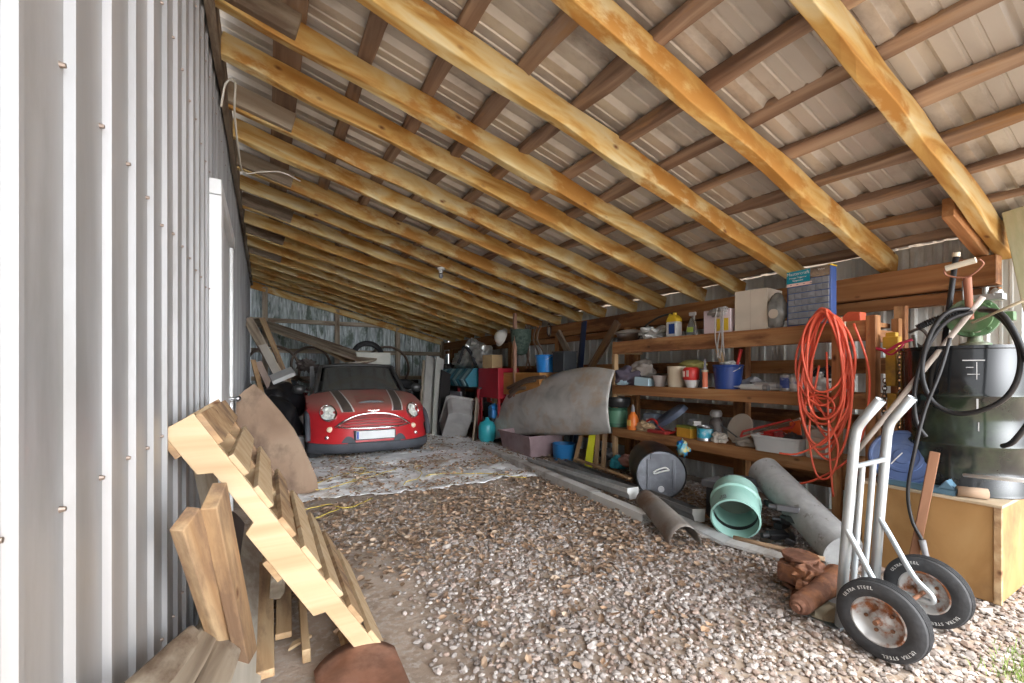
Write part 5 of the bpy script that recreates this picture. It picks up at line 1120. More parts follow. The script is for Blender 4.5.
# curved sheet of grey metal
sm_m = mat('curved_sheet', [(0.40, 0.39, 0.37), (0.54, 0.53, 0.50), (0.62, 0.61, 0.58)], 0.6, 0.15, scale=4.2, stretch=(1, .6, 1), bump=0.3, stain=(0.50, 0.38, 0.27), stain_scale=2.6, stain_amt=(0.50, 0.66))
BL, TL = at(487, 441, X=3.53), at(507, 394, X=3.70)
TR, BR = at(615, 370, X=3.72), at(611, 433, X=3.60)
def curve_at(P_, u):
    t = u*(len(P_)-1); i = min(int(t), len(P_)-2); return P_[i].lerp(P_[i+1], t-i)
TOP = smooth_pts([at(507, 394, X=3.66), at(520, 390, X=3.68), at(537, 383, X=3.70), at(560, 372, X=3.72), at(590, 367, X=3.73), at(615, 370, X=3.72)], 8)
BOT = smooth_pts([at(487, 441, X=3.53), at(505, 437, X=3.56), at(525, 435, X=3.58), at(560, 435, X=3.6), at(590, 435, X=3.6), at(611, 433, X=3.6)], 8)
def sheet(u, v):
    bot = curve_at(BOT, u); top = curve_at(TOP, u)
    p = bot.lerp(top, v); bulge = 0.13*math.sin(math.pi*v)*math.sin(math.pi*min(1, 0.05+u*0.75))
    p.x -= bulge; return p
b = MB(); b.grid(sheet, 30, 16); tag(b.build('metal_sheet', sm_m, smooth=180, thick=0.003), 'large curved sheet of grey stained metal leaning before the shelves', 'metal sheet')

# things stored at the left end of the shelf, in the gap under the sheet
def stick_row():
    for k, (px0, px1, py0, py1, m, lb) in enumerate(((573, 586, 470, 436, M['oldboard'], 'brown board standing left of the yellow level under the metal sheet'), (596, 599, 468, 435, M['oldboard'], 'pale board standing right of the yellow level'), (603, 606, 470, 435, M['oldboard'], 'brown board standing against the bottom shelf end'))):
        beam('standing_board', at(px0, py0, X=3.68), at(px1, py1-20, X=3.80), 0.06, 0.02, m, side=(1, .3, 0), label=lb, cat='board', rough=0.002)
stick_row()
e = beam('yellow_level', at(588, 468, X=3.66), at(595, 420, X=3.78), 0.10, 0.03, sm('fluor_yellow', (0.72, 0.72, 0.03), 0.5), side=(1, .4, 0), rough=0, label='bright yellow spirit level standing under the metal sheet', cat='level')
b = MB(); b.cyl((0.30, 0, 0.016), (0.30, 0, 0.019), 0.028, n=18); b.build('level_vial', BLK, e)
b = MB(); b.lathe([(0, 0), (0.15, 0), (0.165, 0.22), (0.17, 0.23), (0.16, 0.23), (0.14, 0.01), (0, 0.01)], 28); tag(b.build('blue_tub', sm('cobalt', (0.02, 0.17, 0.42), 0.45), smooth=40, loc=(3.72, 5.02, 0.0)), 'round blue tub in the shade behind the mauve tub', 'tub')
for k, (px, m, lb) in enumerate(((619, sm('teal_cloth', (0.04, 0.35, 0.45), 0.7), 'teal packet on the ground under the bottom shelf'), (628, sm('pinkish', (0.42, 0.22, 0.19), 0.8), 'reddish brown rag on the ground under the bottom shelf'), (609, DGR, 'dark bag on the ground under the far end of the bottom shelf'))):
    p_ = at(px, 466, X=3.85); cloth('ground_bundle', (p_.x, p_.y, 0.05+0.04*k), (0.10, 0.12, 0.08), m, lb, 60+k, cat='bundle')

# ------------------------------------------------------------------ red compact car
CX0, CY0 = 1.345, 6.22
car = empty('car', (CX0, CY0, 0), R(0), 'small dusty red car with two black bonnet stripes parked facing the opening', 'car')
redp = mat('dusty_red_paint', [(0.40, 0.012, 0.018), (0.50, 0.02, 0.025)], 0.45, scale=3, coat=0.12)
# dust lies on the upward faces
def add_dust(m, col=(0.30, 0.22, 0.17), lo=0.45, hi=0.98, amt=0.8):
    nt = m.node_tree; b = nt.nodes['Principled BSDF']; src = b.inputs['Base Color'].links[0].from_socket
    g = nt.nodes.new('ShaderNodeNewGeometry'); s = nt.nodes.new('ShaderNodeSeparateXYZ'); r = nt.nodes.new('ShaderNodeMapRange')
    r.inputs['From Min'].default_value = lo; r.inputs['From Max'].default_value = hi; r.inputs['To Max'].default_value = amt
    n = nt.nodes.new('ShaderNodeTexNoise'); n.inputs['Scale'].default_value = 3; n.inputs['Detail'].default_value = 8
    ml = nt.nodes.new('ShaderNodeMath'); ml.operation = 'MULTIPLY'; a = nt.nodes.new('ShaderNodeMapRange'); a.inputs['From Min'].default_value = 0.3; a.inputs['From Max'].default_value = 0.6; a.inputs['To Min'].default_value = 0.55
    nt.links.new(g.outputs['Normal'], s.inputs[0]); nt.links.new(s.outputs['Z'], r.inputs[0]); nt.links.new(n.outputs[0], a.inputs[0])
    nt.links.new(r.outputs[0], ml.inputs[0]); nt.links.new(a.outputs[0], ml.inputs[1])
    mx = nt.nodes.new('ShaderNodeMix'); mx.data_type = 'RGBA'; mx.inputs[7].default_value = (*col, 1)
    nt.links.new(ml.outputs[0], mx.inputs[0]); nt.links.new(src, mx.inputs[6]); nt.links.new(mx.outputs[2], b.inputs['Base Color'])
    mr_ = nt.nodes.new('ShaderNodeMapRange'); mr_.inputs['To Min'].default_value = b.inputs['Roughness'].default_value; mr_.inputs['To Max'].default_value = 0.85
    nt.links.new(ml.outputs[0], mr_.inputs[0]); nt.links.new(mr_.outputs[0], b.inputs['Roughness'])
add_dust(redp)
blkp = mat('stripe_black', [(0.02, 0.02, 0.022), (0.03, 0.03, 0.03)], 0.4, scale=3); add_dust(blkp, amt=0.35)
whp = mat('stripe_white', [(0.62, 0.60, 0.57)], 0.5, scale=3)
rub = mat('bumper_plastic', [(0.045, 0.05, 0.06), (0.08, 0.085, 0.10)], 0.7, scale=4); chrome = sm('chrome', (0.75, 0.74, 0.72), 0.18, 1.0)
HWc = 0.845
# centre profile (s -> y, z) from the bumper foot over the bonnet to the cowl, with sweep-back D and drop at the sides
PR = [(0.14, 0.12, 0.36, 0.00), (0.05, 0.17, 0.36, 0.0), (0.02, 0.26, 0.38, 0.0), (0.03, 0.36, 0.40, 0.0), (0.05, 0.45, 0.42, 0.0), (0.06, 0.545, 0.43, 0.0), (0.09, 0.63, 0.43, 0.012), (0.14, 0.70, 0.42, 0.03), (0.24, 0.765, 0.38, 0.05), (0.42, 0.825, 0.30, 0.065), (0.65, 0.88, 0.24, 0.08), (0.90, 0.93, 0.20, 0.085), (1.12, 0.965, 0.16, 0.085)]
def prof(s):
    s = max(0, min(0.99999, s))*(len(PR)-1); i = int(s); t = s-i
    def cr(k): 
        a, b_, c, d = PR[max(i-1, 0)][k], PR[i][k], PR[min(i+1, len(PR)-1)][k], PR[min(i+2, len(PR)-1)][k]
        return 0.5*(2*b_+(c-a)*t+(2*a-5*b_+4*c-d)*t*t+(3*b_-a-3*c+d)*t**3)
    return [cr(k) for k in range(4)]
def cf(a, s, off=0.0):
    """car front surface: a = -1..1 across, s = 0..1 up and over"""
    y, z, D, dr = prof(s); aa = abs(a)
    x = HWc*a*(1-0.0*aa)
    p = Vector((x, y+D*aa**3.2, z-dr*aa**3))
    if off:
        e_ = 0.01
        def q(a2, s2):
            y2, z2, D2, r2 = prof(s2); return Vector((HWc*a2, y2+D2*abs(a2)**3.2, z2-r2*abs(a2)**3))
        n = (q(a+e_, s)-q(a-e_, s)).cross(q(a, min(1, s+e_))-q(a, s-e_ if s > e_ else s)).normalized()
        if n.y > 0 or n.z < -0.2 and n.y > -0.1: n = -n
        p = p+n*off
    return p
sz = lambda z: min(range(0, 400), key=lambda k: abs(prof(k/400)[1]-z))/400
Lb = 3.60
s_b = sz(0.265)
# rear/side body: continues cowl line; sections along y
def side_x(y, z):
    tuck = 0.03*max(0, (z-0.62)/0.3); return HWc-tuck-0.02*max(0, (0.35-z)/0.2)-0.35*max(0, (y-3.2)/0.4)**2
ns, na = 40, 48
b = MB(); b.grid(lambda u, v: cf(-1+2*u, s_b+(1-s_b)*v), na, ns)
# fender and door sides
def side(sg):
    def f(u, v):
        # v: 0 sill .. 1 belt;   u: along y from front corner to the rear
        yf = prof(s_b+(1-s_b)*v)
        P0 = cf(sg, s_b+(1-s_b)*v)
        ysp = P0.y+(3.45-P0.y)*u
        zb = 0.30 if 0 else 0.26
        belt = 0.87+0.03*min(1, max(0, (ysp-1.1)))
        zt = P0.z*(1-min(1, u*3.2))+(zb+(belt-zb)*v)*min(1, u*3.2)
        x = sg*(HWc-0.0) if u == 0 else sg*(HWc-0.015*v-0.15*max(0, (u-.85)/.15)**2)
        return (x, ysp, zt)
    return f
b.grid(side(1), 40, 16); b.grid(side(-1), 40, 16)
b.grid(lambda u, v: (-0.70+1.40*u, 3.45+0.10*math.sin(math.pi*v)*math.sin(math.pi*u), 0.26+0.64*v), 10, 8)
body = b.build('body', redp, car, smooth=50)
b = MB(); b.grid(lambda u, v: cf(-1+2*u, s_b*v, 0.012 if 0.02 < v else 0.0), na, 10); bump_ = b.build('bumper', rub, car, smooth=180, thick=0.01)
# black wheel-arch and sill trim
for sg in (-1, 1):
    b = MB(); b.box((sg*0.84-0.02, 0.95, 0.20), (sg*0.84+0.02, 2.75, 0.30))
    for yc_ in (0.66, 3.02):
        b.tube([(sg*0.845, yc_+0.36*math.cos(t), 0.30+0.36*math.sin(t)) for t in [math.pi*k/18 for k in range(19)]], 0.035, 8)
    b.build('wheel_arch', rub, car, smooth=60)
    for yc_ in (0.68, 3.02):
        mx = Matrix.Translation((sg*0.74, yc_, 0.305)) @ Matrix.Rotation(R(90*sg), 4, 'Y')
        b = MB(); b.lathe([(0, -.09), (0.27, -.09), (0.305, -.07), (0.305, .07), (0.27, 0.10), (0.215, 0.10), (0.21, 0.06), (0, 0.05)], 40, mx); wh_ = b.build('wheel', tire_m, car, smooth=40)
        b = MB()
        for k in range(10):
            a_ = k*math.pi/5; b.box((0.03, -0.014, 0.06), (0.21, 0.014, 0.10), mx @ Matrix.Rotation(a_, 4, 'Z'))
        b.lathe([(0.21, 0.09), (0.225, 0.105), (0.20, 0.11)], 32, mx); b.lathe([(0, 0.11), (0.04, 0.105), (0.045, 0.07)], 20, mx)
        b.build('alloy_rim', sm('alloy', (0.40, 0.40, 0.38), 0.4, 0.8), wh_, smooth=30)
# greenhouse
def gh(z):   # half width, front y, rear y at height z
    t = (z-0.93)/(1.385-0.93); return 0.70-0.11*t, 1.12+0.60*t, 3.40-0.22*t
b = MB()
N_ = 12
def roof(u, v):
    w, y0, y1 = gh(1.375); a = -1+2*u
    y = y0-0.03+ (y1-y0+0.03)*v+0.05*(1-v)*(a*a)
    return (w*a*1.0, y, 1.372+0.04*(1-a*a)*0.9*math.sin(math.pi*(0.12+0.8*v))-0.03*abs(a)**4-0.02*v*v)
rp = mat('dusty_roof_paint', [(0.20, 0.17, 0.14), (0.28, 0.24, 0.20)], 0.8, scale=5)
b.grid(roof, 24, 16); b.build('roof', rp, car, smooth=180, thick=0.02)
glass = mat('dusty_glass', [(0.10, 0.105, 0.10), (0.16, 0.16, 0.15)], 0.2, scale=3, coat=0.5); glass.node_tree.nodes['Principled BSDF'].inputs['Transmission Weight'].default_value = 0.55
def ws(u, v, ins=0.0):
    w0, y0, _ = gh(0.93+0.005); w1, y1, _ = gh(1.37); a = -1+2*u
    w = (w0-ins*1.0)*(1-v)+(w1-ins)*v
    return Vector((w*a, y0+(y1-y0)*v+0.13*a*a*(1-v*0.4)-0.05, 0.93+0.44*v-0.03*abs(a)**3))
b = MB(); b.grid(lambda u, v: ws(0.05+0.9*u, 0.03+0.94*v), 20, 10); b.build('windscreen', glass, car, smooth=180, thick=0.006)
blk2 = mat('pillar_black', [(0.03, 0.03, 0.032), (0.06, 0.055, 0.05)], 0.5, scale=4)
for sg in (0.0, 1.0):
    b = MB(); b.tube([ws(sg, t/8)+Vector((0, 0.01, 0)) for t in range(9)], 0.034, 8); b.build('windscreen_pillar', blk2, car, smooth=180)
b = MB(); b.tube([ws(t/12, 0.0)+Vector((0, -0.01, 0.0)) for t in range(13)], 0.028, 8); b.build('cowl', blk2, car, smooth=180)
b = MB(); b.tube([ws(t/12, 1.0)+Vector((0, 0.01, 0.0)) for t in range(13)], 0.026, 8); b.build('windscreen_header', blk2, car, smooth=180)
for sg in (-1, 1):
    w0, y0, y1 = gh(0.93); w1, y2, y3 = gh(1.36)
    b = MB(); b.grid(lambda u, v: (sg*((w0+0.04)*(1-v)+(w1+.01)*v), (y0+0.15+(y1-y0-0.2)*u)*(1-v)+(y2+0.1+(y3-y2-.15)*u)*v, 0.90+0.45*v), 4, 3); b.build('side_window', glass, car, thick=0.006)
    b = MB(); b.tube([(sg*0.80, 1.10, 0.90), (sg*0.76, 1.25, 0.92), (sg*0.735, 2.2, 0.925), (sg*0.73, 3.3, 0.93)], 0.02, 8); b.box((sg*0.70-0.03, 2.15, 0.92), (sg*0.70+0.03, 2.22, 1.35)); b.build('window_trim', blk2, car, smooth=60)
    b = MB(); b.blob((sg*0.93, 1.30, 0.98), (0.10, 0.06, 0.075), 3, 0.1, 1, 2); b.tube([(sg*0.78, 1.32, 0.93), (sg*0.88, 1.31, 0.95)], 0.02, 8); b.build('wing_mirror', sm('mirror_black', (0.03, 0.03, 0.03), 0.35), car, smooth=180)
w0, y0, y1 = gh(0.93); w1, y2, y3 = gh(1.36)
b = MB(); b.grid(lambda u, v: ((-1+2*u)*(w0*(1-v)+w1*v), y1*(1-v)+y3*v, 0.90+0.45*v), 6, 4); b.build('rear_window', glass, car, thick=0.006)
b = MB(); b.box((-0.68, 1.30, 0.30), (0.68, 1.42, 0.92)); b.box((-0.72, 1.3, 0.25), (0.72, 3.3, 0.32)); b.build('dashboard', DGR, car, bevel=0.02)
for sg in (-1, 1):
    b = MB(); b.box((sg*0.36-0.24, 2.15, 0.45), (sg*0.36+0.24, 2.30, 1.08)); b.box((sg*0.36-0.12, 2.17, 1.08), (sg*0.36+0.12, 2.27, 1.24)); b.box((sg*0.36-0.24, 1.75, 0.40), (sg*0.36+0.24, 2.2, 0.55)); b.build('seat', sm('seat_grey', (0.09, 0.09, 0.09), 0.8), car, bevel=0.03)
b = MB(); b.tube([(-0.36+0.18*math.cos(t), 1.50+0.06*math.sin(t), 0.93+0.17*math.sin(t)) for t in [k*math.pi/12 for k in range(24)]], 0.014, 6, closed=True); b.build('steering_wheel', BLK, car, smooth=180)
# wipers
for x0, x1 in ((-0.52, 0.05), (-0.02, 0.52)):
    b = MB(); b.tube([ws(0.5+x0/1.4, 0.02)+Vector((0, -0.025, 0.012)), ws(0.5+x1/1.4, 0.10)+Vector((0, -0.025, 0.0))], 0.008, 6); b.build('wiper', BLK, car, smooth=60)
# stripes
def strip(a0, a1, a2, a3, s0, s1, m, name, off=0.004, n=24):
    b = MB(); b.grid(lambda u, v: cf((a0+(a2-a0)*v)+((a1+(a3-a1)*v)-(a0+(a2-a0)*v))*u, s0+(s1-s0)*v, off), 4, n); return b.build(name, m, car, smooth=180)
s0_, s1_ = sz(0.69), 0.985
for sg in (-1, 1):
    strip(sg*0.30, sg*0.50, sg*0.43, sg*0.60, s0_, s1_, whp, 'stripe_edge', 0.003)
    strip(sg*0.325, sg*0.475, sg*0.45, sg*0.58, s0_, s1_, blkp, 'bonnet_stripe', 0.006)
# bonnet scoop
b = MB(); s_s = sz(0.80)
def scoop(u, v):
    p = cf(-0.24+0.48*u, s_s+(0.12)*v, 0.0); p.z += 0.035*math.sin(math.pi*min(1, max(0, u)))**0.5*(1-v)+0.004; return p
b.grid(scoop, 14, 8); b.build('bonnet_scoop', redp, car, smooth=180)
b = MB(); b.grid(lambda u, v: cf(-0.22+0.44*u, s_s-0.004, 0.0)+Vector((0, -0.004, (0.034*math.sin(math.pi*u)**0.5)*v+0.002)), 14, 2); b.build('scoop_mouth', BLK, car)
# headlights
for sg in (-1, 1):
    c_ = cf(sg*0.70, sz(0.685)); e_ = (cf(sg*0.78, sz(0.69))-cf(sg*0.62, sz(0.69))).normalized(); u_ = (cf(sg*0.70, sz(0.75))-cf(sg*0.70, sz(0.62))).normalized()
    n_ = e_.cross(u_).normalized()
    if n_.y > 0: n_ = -n_
    mx = Matrix((e_, u_, n_)).transposed().to_4x4(); mx.translation = c_-n_*0.01
    b = MB(); b.lathe([(0.130, -0.03), (0.134, 0.018), (0.120, 0.028), (0.116, 0.02)], 36, mx @ Matrix.Diagonal((1, 1.1, 1, 1))); ring = b.build('headlight_ring', chrome, car, smooth=60)
    b = MB(); b.lathe([(0, 0.012), (0.05, 0.010), (0.117, 0.0)], 36, mx @ Matrix.Diagonal((1, 1.1, 1, 1))); b.lathe([(0.045, 0.014), (0.038, 0.03), (0.03, 0.014), (0, 0.012)], 20, mx @ Matrix.Translation((0, 0.035, 0))); b.lathe([(0.035, 0.014), (0.03, 0.028), (0.02, 0.014), (0, 0.012)], 20, mx @ Matrix.Translation((0.02, -0.05, 0))); b.build('reflector', mat('lamp_reflector', [(0.75, 0.76, 0.70), (0.85, 0.85, 0.80), (0.45, 0.47, 0.45)], 0.35, 0.1, scale=14), ring, smooth=60)
    # indicator / fog lamps
    for (a_, z_, r_, m_) in ((sg*0.68, 0.455, 0.040, sm('pale_amber', (0.78, 0.62, 0.45), 0.3)), (sg*0.72, 0.345, 0.030, chrome)):
        c_ = cf(a_, sz(z_), 0.004); b = MB(); b.blob(c_, (r_*1.05, 0.02, r_), 3, 0, 1); b.build('fog_lamp', m_, car, smooth=180)
# grille
a_w = 0.52
def arc(a, z0, dz, off): return cf(a, sz(z0-dz*(abs(a)/a_w)**2.6), off)
b = MB(); b.grid(lambda u, v: cf(-a_w+2*a_w*u, sz(0.475+(0.645-0.475)*v*(1-0.55*abs(2*u-1)**3.5)), 0.004), 28, 8); b.build('grille', mat('dark_red_grille', [(0.16, 0.02, 0.02), (0.24, 0.03, 0.03)], 0.5, scale=8), car, smooth=180)
for k, z in enumerate((0.510, 0.548, 0.586)):
    aw = a_w*(0.94-0.03*k*k)
    b = MB(); b.tube([cf(-aw+2*aw*t/24, sz(z-0.02*abs(2*t/24-1)**2), 0.012) for t in range(25)], 0.011, 8); b.build('grille_slat', redp, car, smooth=180)
b = MB(); b.tube([arc(-0.60+1.2*t/40, 0.66, 0.12, 0.014) for t in range(41)], 0.014, 8); b.build('chrome_trim', chrome, car, smooth=180)
b = MB(); b.tube([arc(-0.56+1.12*t/40, 0.462, -0.022, 0.014) for t in range(41)], 0.013, 8); b.build('chrome_trim', chrome, car, smooth=180)
# winged badge
c_ = cf(0, sz(0.69), 0.008); b = MB(); b.blob(c_, (0.026, 0.008, 0.022), 3, 0, 1)
for sg in (-1, 1): b.poly([c_+Vector((sg*0.02, -0.002, 0.012)), c_+Vector((sg*0.085, 0, 0.018)), c_+Vector((sg*0.075, 0, 0.004)), c_+Vector((sg*0.02, -0.002, -0.008))], (0, -0.006, 0))
b.build('badge', chrome, car, smooth=40)
# plate
e_ = 0.0
pl = MB(); pl.box((-0.26, -0.035, 0.325), (0.26, -0.02, 0.435)); plate = pl.build('number_plate', sm('plate_white', (0.66, 0.67, 0.67), 0.4), car, bevel=0.002); plate.location = (0.0, -0.0, 0)
pl = MB(); pl.box((-0.255, -0.0385, 0.33), (-0.225, -0.034, 0.43)); pl.build('blue_band', sm('plate_blue', (0.02, 0.08, 0.40), 0.4), plate)
pl = MB(); pl.box((-0.28, -0.02, 0.31), (0.28, 0.05, 0.44)); pl.build('plate_carrier', rub, car, bevel=0.01)
# bumper lower intake
b = MB(); b.grid(lambda u, v: cf(-0.42+0.84*u, sz(0.28-0.06*v), 0.016), 12, 2); b.build('lower_intake', sm('charcoal', (0.03, 0.035, 0.04), 0.7), car)
for sg in (-1, 1):
    b = MB(); b.grid(lambda u, v: cf(sg*(0.30+0.22*u), sz(0.275+0.09*v*(1-abs(2*u-1)**2)), 0.014), 8, 4); b.build('bumper_horn', rub, car, smooth=180)
# underbody
b = MB(); b.box((-0.74, 0.45, 0.16), (0.74, 3.35, 0.30)); b.box((-0.6, 0.55, 0.28), (0.6, 1.25, 0.60)); b.build('underbody', BLK, car)
car.rotation_euler = (0, 0, R(-2))

# ------------------------------------------------------------------ things beside and behind the car
DW = sm('dark_brown_wood', (0.10, 0.07, 0.05), 0.85)
# leaning boards and rails by the left wall
for k, (pa_, pb_, Ya, Yb, w_, m, lb) in enumerate((
    ((288, 392), (247, 318), 8.6, 9.0, 0.16, M['greywood'], 'long grey board leaning steeply left of the car, longest one'),
    ((283, 386), (262, 345), 8.2, 8.5, 0.12, sm('pale_board', (0.40, 0.36, 0.31), 0.8), 'pale board leaning left of the car'),
    ((272, 392), (258, 362), 7.8, 8.1, 0.10, sm('pinkish_board', (0.40, 0.30, 0.25), 0.8), 'short pinkish brown board leaning by the left wall'),
    ((262, 394), (253, 360), 7.5, 7.9, 0.07, M['oldboard'], 'narrow brown board nearest the left wall'),
    ((284, 372), (262, 318), 9.4, 9.8, 0.10, M['oldboard'], 'brown board leaning behind the grey one by the left wall'))):
    p0, p1 = at(*pa_, Y=Ya), at(*pb_, Y=Yb); d = (p1-p0).normalized(); p0 = p0-d*(p0.z/d.z)*1.0 if d.z > 0.3 else p0
    beam('leaning_board', p0, p1, w_, 0.03, m, side=(0.3, -1, 0), rough=0.004, label=lb, cat='board', group='boards leaning left of the car')
# long plank reaching over the car roof
beam('long_plank', at(252, 320, Y=10.6), at(372, 361, Y=8.6), 0.40, 0.05, M['greywood'], side=(0.15, -0.5, 1), rough=0.006, label='long wide grey plank sloping down onto the car roof', cat='plank')
beam('thin_plank', at(320, 345, Y=9.9), at(350, 361, Y=9.2), 0.25, 0.04, M['oldboard'], side=(0.15, -0.5, 1), label='brown plank under the long grey one behind the car', cat='plank')
# black bags and clutter left of the car
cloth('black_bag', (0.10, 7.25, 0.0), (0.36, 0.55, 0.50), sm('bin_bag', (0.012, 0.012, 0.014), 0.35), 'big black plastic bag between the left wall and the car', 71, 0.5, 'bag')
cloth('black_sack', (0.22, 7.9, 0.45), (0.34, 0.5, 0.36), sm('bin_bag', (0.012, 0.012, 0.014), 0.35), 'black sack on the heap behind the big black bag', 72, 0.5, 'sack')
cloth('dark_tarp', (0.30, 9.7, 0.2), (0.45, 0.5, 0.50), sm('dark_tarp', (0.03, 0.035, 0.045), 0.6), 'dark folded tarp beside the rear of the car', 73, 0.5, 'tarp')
b = MB(); b.box((-0.16, -0.02, -0.03), (0.16, 0.25, 0.03)); o = b.build('grey_box_lid', sm('light_grey_lid', (0.42, 0.42, 0.41), 0.6), bevel=0.01, loc=at(284, 378, Y=7.0)); o.rotation_euler = (R(20), R(-25), 0); tag(o, 'light grey lid lying slanted on the black bags', 'lid')
b = MB(); b.box((-0.14, -0.1, 0), (0.14, 0.1, 0.32)); tag(b.build('grey_crate', sm('dim_grey', (0.20, 0.20, 0.20), 0.7), bevel=0.01, loc=(0.36, 7.0, 0.0)), 'small grey crate beside the left front wheel of the car', 'crate')
e = empty('rusty_engine_part', (0.72, 9.6, 1.34), label='dark rusty machine part lying on top of the heap left of the car roof', cat='machine part')
b = MB(); b.blob((0, 0, 0.05), (0.16, 0.14, 0.12), 3, 0.8, 3, 3); b.cyl((0.05, 0, 0), (0.22, -0.1, 0.02), 0.05, n=14); b.build('casting', sm('dark_cast', (0.09, 0.07, 0.06), 0.7), e, smooth=40)
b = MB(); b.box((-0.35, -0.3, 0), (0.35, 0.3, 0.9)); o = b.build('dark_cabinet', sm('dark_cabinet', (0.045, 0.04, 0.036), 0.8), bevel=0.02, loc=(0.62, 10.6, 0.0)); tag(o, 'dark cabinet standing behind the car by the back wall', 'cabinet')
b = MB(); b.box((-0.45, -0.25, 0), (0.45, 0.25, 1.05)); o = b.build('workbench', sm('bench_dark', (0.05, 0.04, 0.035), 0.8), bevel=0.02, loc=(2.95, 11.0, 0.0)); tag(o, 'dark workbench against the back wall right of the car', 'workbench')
# things on the roof
CR = (CX0, CY0)
e = empty('window_unit', (1.86, 8.85, 1.40), R(-4), 'white window air conditioner box resting on the car roof', 'air conditioner')
b = MB(); b.box((-0.32, -0.15, 0), (0.32, 0.15, 0.22)); b.build('case', sm('dusty_white', (0.50, 0.50, 0.44), 0.6), e, bevel=0.008)
b = MB(); b.box((-0.33, -0.155, 0.22), (0.33, 0.155, 0.235)); b.box((-0.26, -0.153, 0.02), (0.26, -0.149, 0.04)); b.build('rim', sm('dusty_white2', (0.42, 0.42, 0.37), 0.6), e)
beam('short_white_lath', (1.30, 8.2, 1.41), (1.80, 8.55, 1.47), 0.04, 0.02, sm('pale_lath', (0.50, 0.42, 0.33), 0.8), label='pale lath lying on the car roof before the white box', cat='lath')
e = empty('spare_tyre', (2.25, 11.29, 1.62), label='black tyre hanging on the back wall above the car', cat='tyre')
b = MB(); b.lathe([(0.30, -0.07), (0.36, -0.08), (0.41, -0.05), (0.42, 0.0), (0.41, 0.05), (0.36, 0.08), (0.30, 0.07), (0.29, 0), (0.30, -0.07)], 48, Matrix.Rotation(R(90), 4, 'X')); b.build('tyre_carcass', tire_m, e, smooth=50)
for k, (x, r_, z, lb) in enumerate(((0.95, 0.42, 1.42, 'thin metal hoop hanging on the back wall left of the tyre'), (2.75, 0.55, 1.35, 'thin metal hoop hanging on the back wall right of the tyre'), (0.15, 0.55, 1.30, 'thin metal hoop on the back wall behind the leaning boards'))):
    b = MB(); b.tube([(x+r_*math.cos(t), 11.30, z+r_*math.sin(t)) for t in [q*math.pi/24 for q in range(48)]], 0.03, 8, closed=True); tag(b.build('metal_hoop', sm('brown_hoop', (0.17, 0.12, 0.09), 0.7), smooth=180), lb, 'hoop')
e = empty('second_tyre', (2.75, 9.9, 0.55), label='big black tyre standing right behind the car', cat='tyre')
b = MB(); b.lathe([(0.36, -0.10), (0.46, -0.11), (0.52, -0.08), (0.54, 0.0), (0.52, 0.08), (0.46, 0.11), (0.36, 0.10), (0.34, 0), (0.36, -0.10)], 48, Matrix.Rotation(R(90), 4, 'X')); b.build('tyre_carcass', tire_m, e, smooth=50)

# boards leaning right of the car
for k, (pt, pb2, Xc, m, lb) in enumerate((
    ((433, 358), (422, 407), 3.05, sm('pale_grey_board', (0.42, 0.41, 0.38), 0.8), 'pale grey board leaning right of the car, widest one'),
    ((440, 358), (428, 412), 3.15, sm('white_grey_board', (0.55, 0.54, 0.50), 0.8), 'whitish board leaning right of the car, nearest the bins'),
    ((428, 362), (420, 403), 2.95, M['greywood'], 'grey weathered board leaning right of the car, nearest the car'),
    ((446, 372), (437, 425), 3.25, sm('near_black_board', (0.035, 0.03, 0.03), 0.7), 'black board leaning between the pale boards and the grey tote'))):
    p1 = at(*pt, X=Xc); p0 = Vector((Xc-0.25, p1.y-0.45, 0.0))
    beam('tall_plank', p0, p1, (0.42, 0.22, 0.30, 0.30)[k], 0.03, m, side=(0.5, -1, 0), rough=0.003, label=lb, cat='board', group='panels leaning right of the car')
# grey tote on its side
e = empty('grey_tote', (3.18, 7.70, -0.02), label='grey dusty plastic bin lying on its side on the ground sheet', cat='bin')
tg = mat('grey_tote_plastic', [(0.26, 0.25, 0.245), (0.34, 0.33, 0.32)], 0.7, scale=4, stain=(0.38, 0.35, 0.32), stain_amt=(0.5, 0.8))
mx = Matrix.Scale(0.86, 4) @ Matrix.Translation((0.0, 0.0, 0.44)) @ Matrix.Rotation(R(-52), 4, 'X') @ Matrix.Rotation(R(18), 4, 'Y')
def rect(w, l, z, ch=0.08): return [mx @ Vector(p) for p in ((-w+ch, -l, z), (w-ch, -l, z), (w, -l+ch, z), (w, l-ch, z), (w-ch, l, z), (-w+ch, l, z), (-w, l-ch, z), (-w, -l+ch, z))]
b = MB(); rings(b, [rect(0.26, 0.40, -0.28), rect(0.31, 0.46, 0.14), rect(0.34, 0.49, 0.15), rect(0.34, 0.49, 0.20), rect(0.30, 0.45, 0.23)]); b.build('tote_body', tg, e, bevel=0.012)
beam('tote_slat', (3.27, 7.1, 0.0), (3.45, 7.35, 0.75), 0.16, 0.03, M['greywood'], side=(1, -1, 0), label='grey slat leaning against the grey bin', cat='slat')
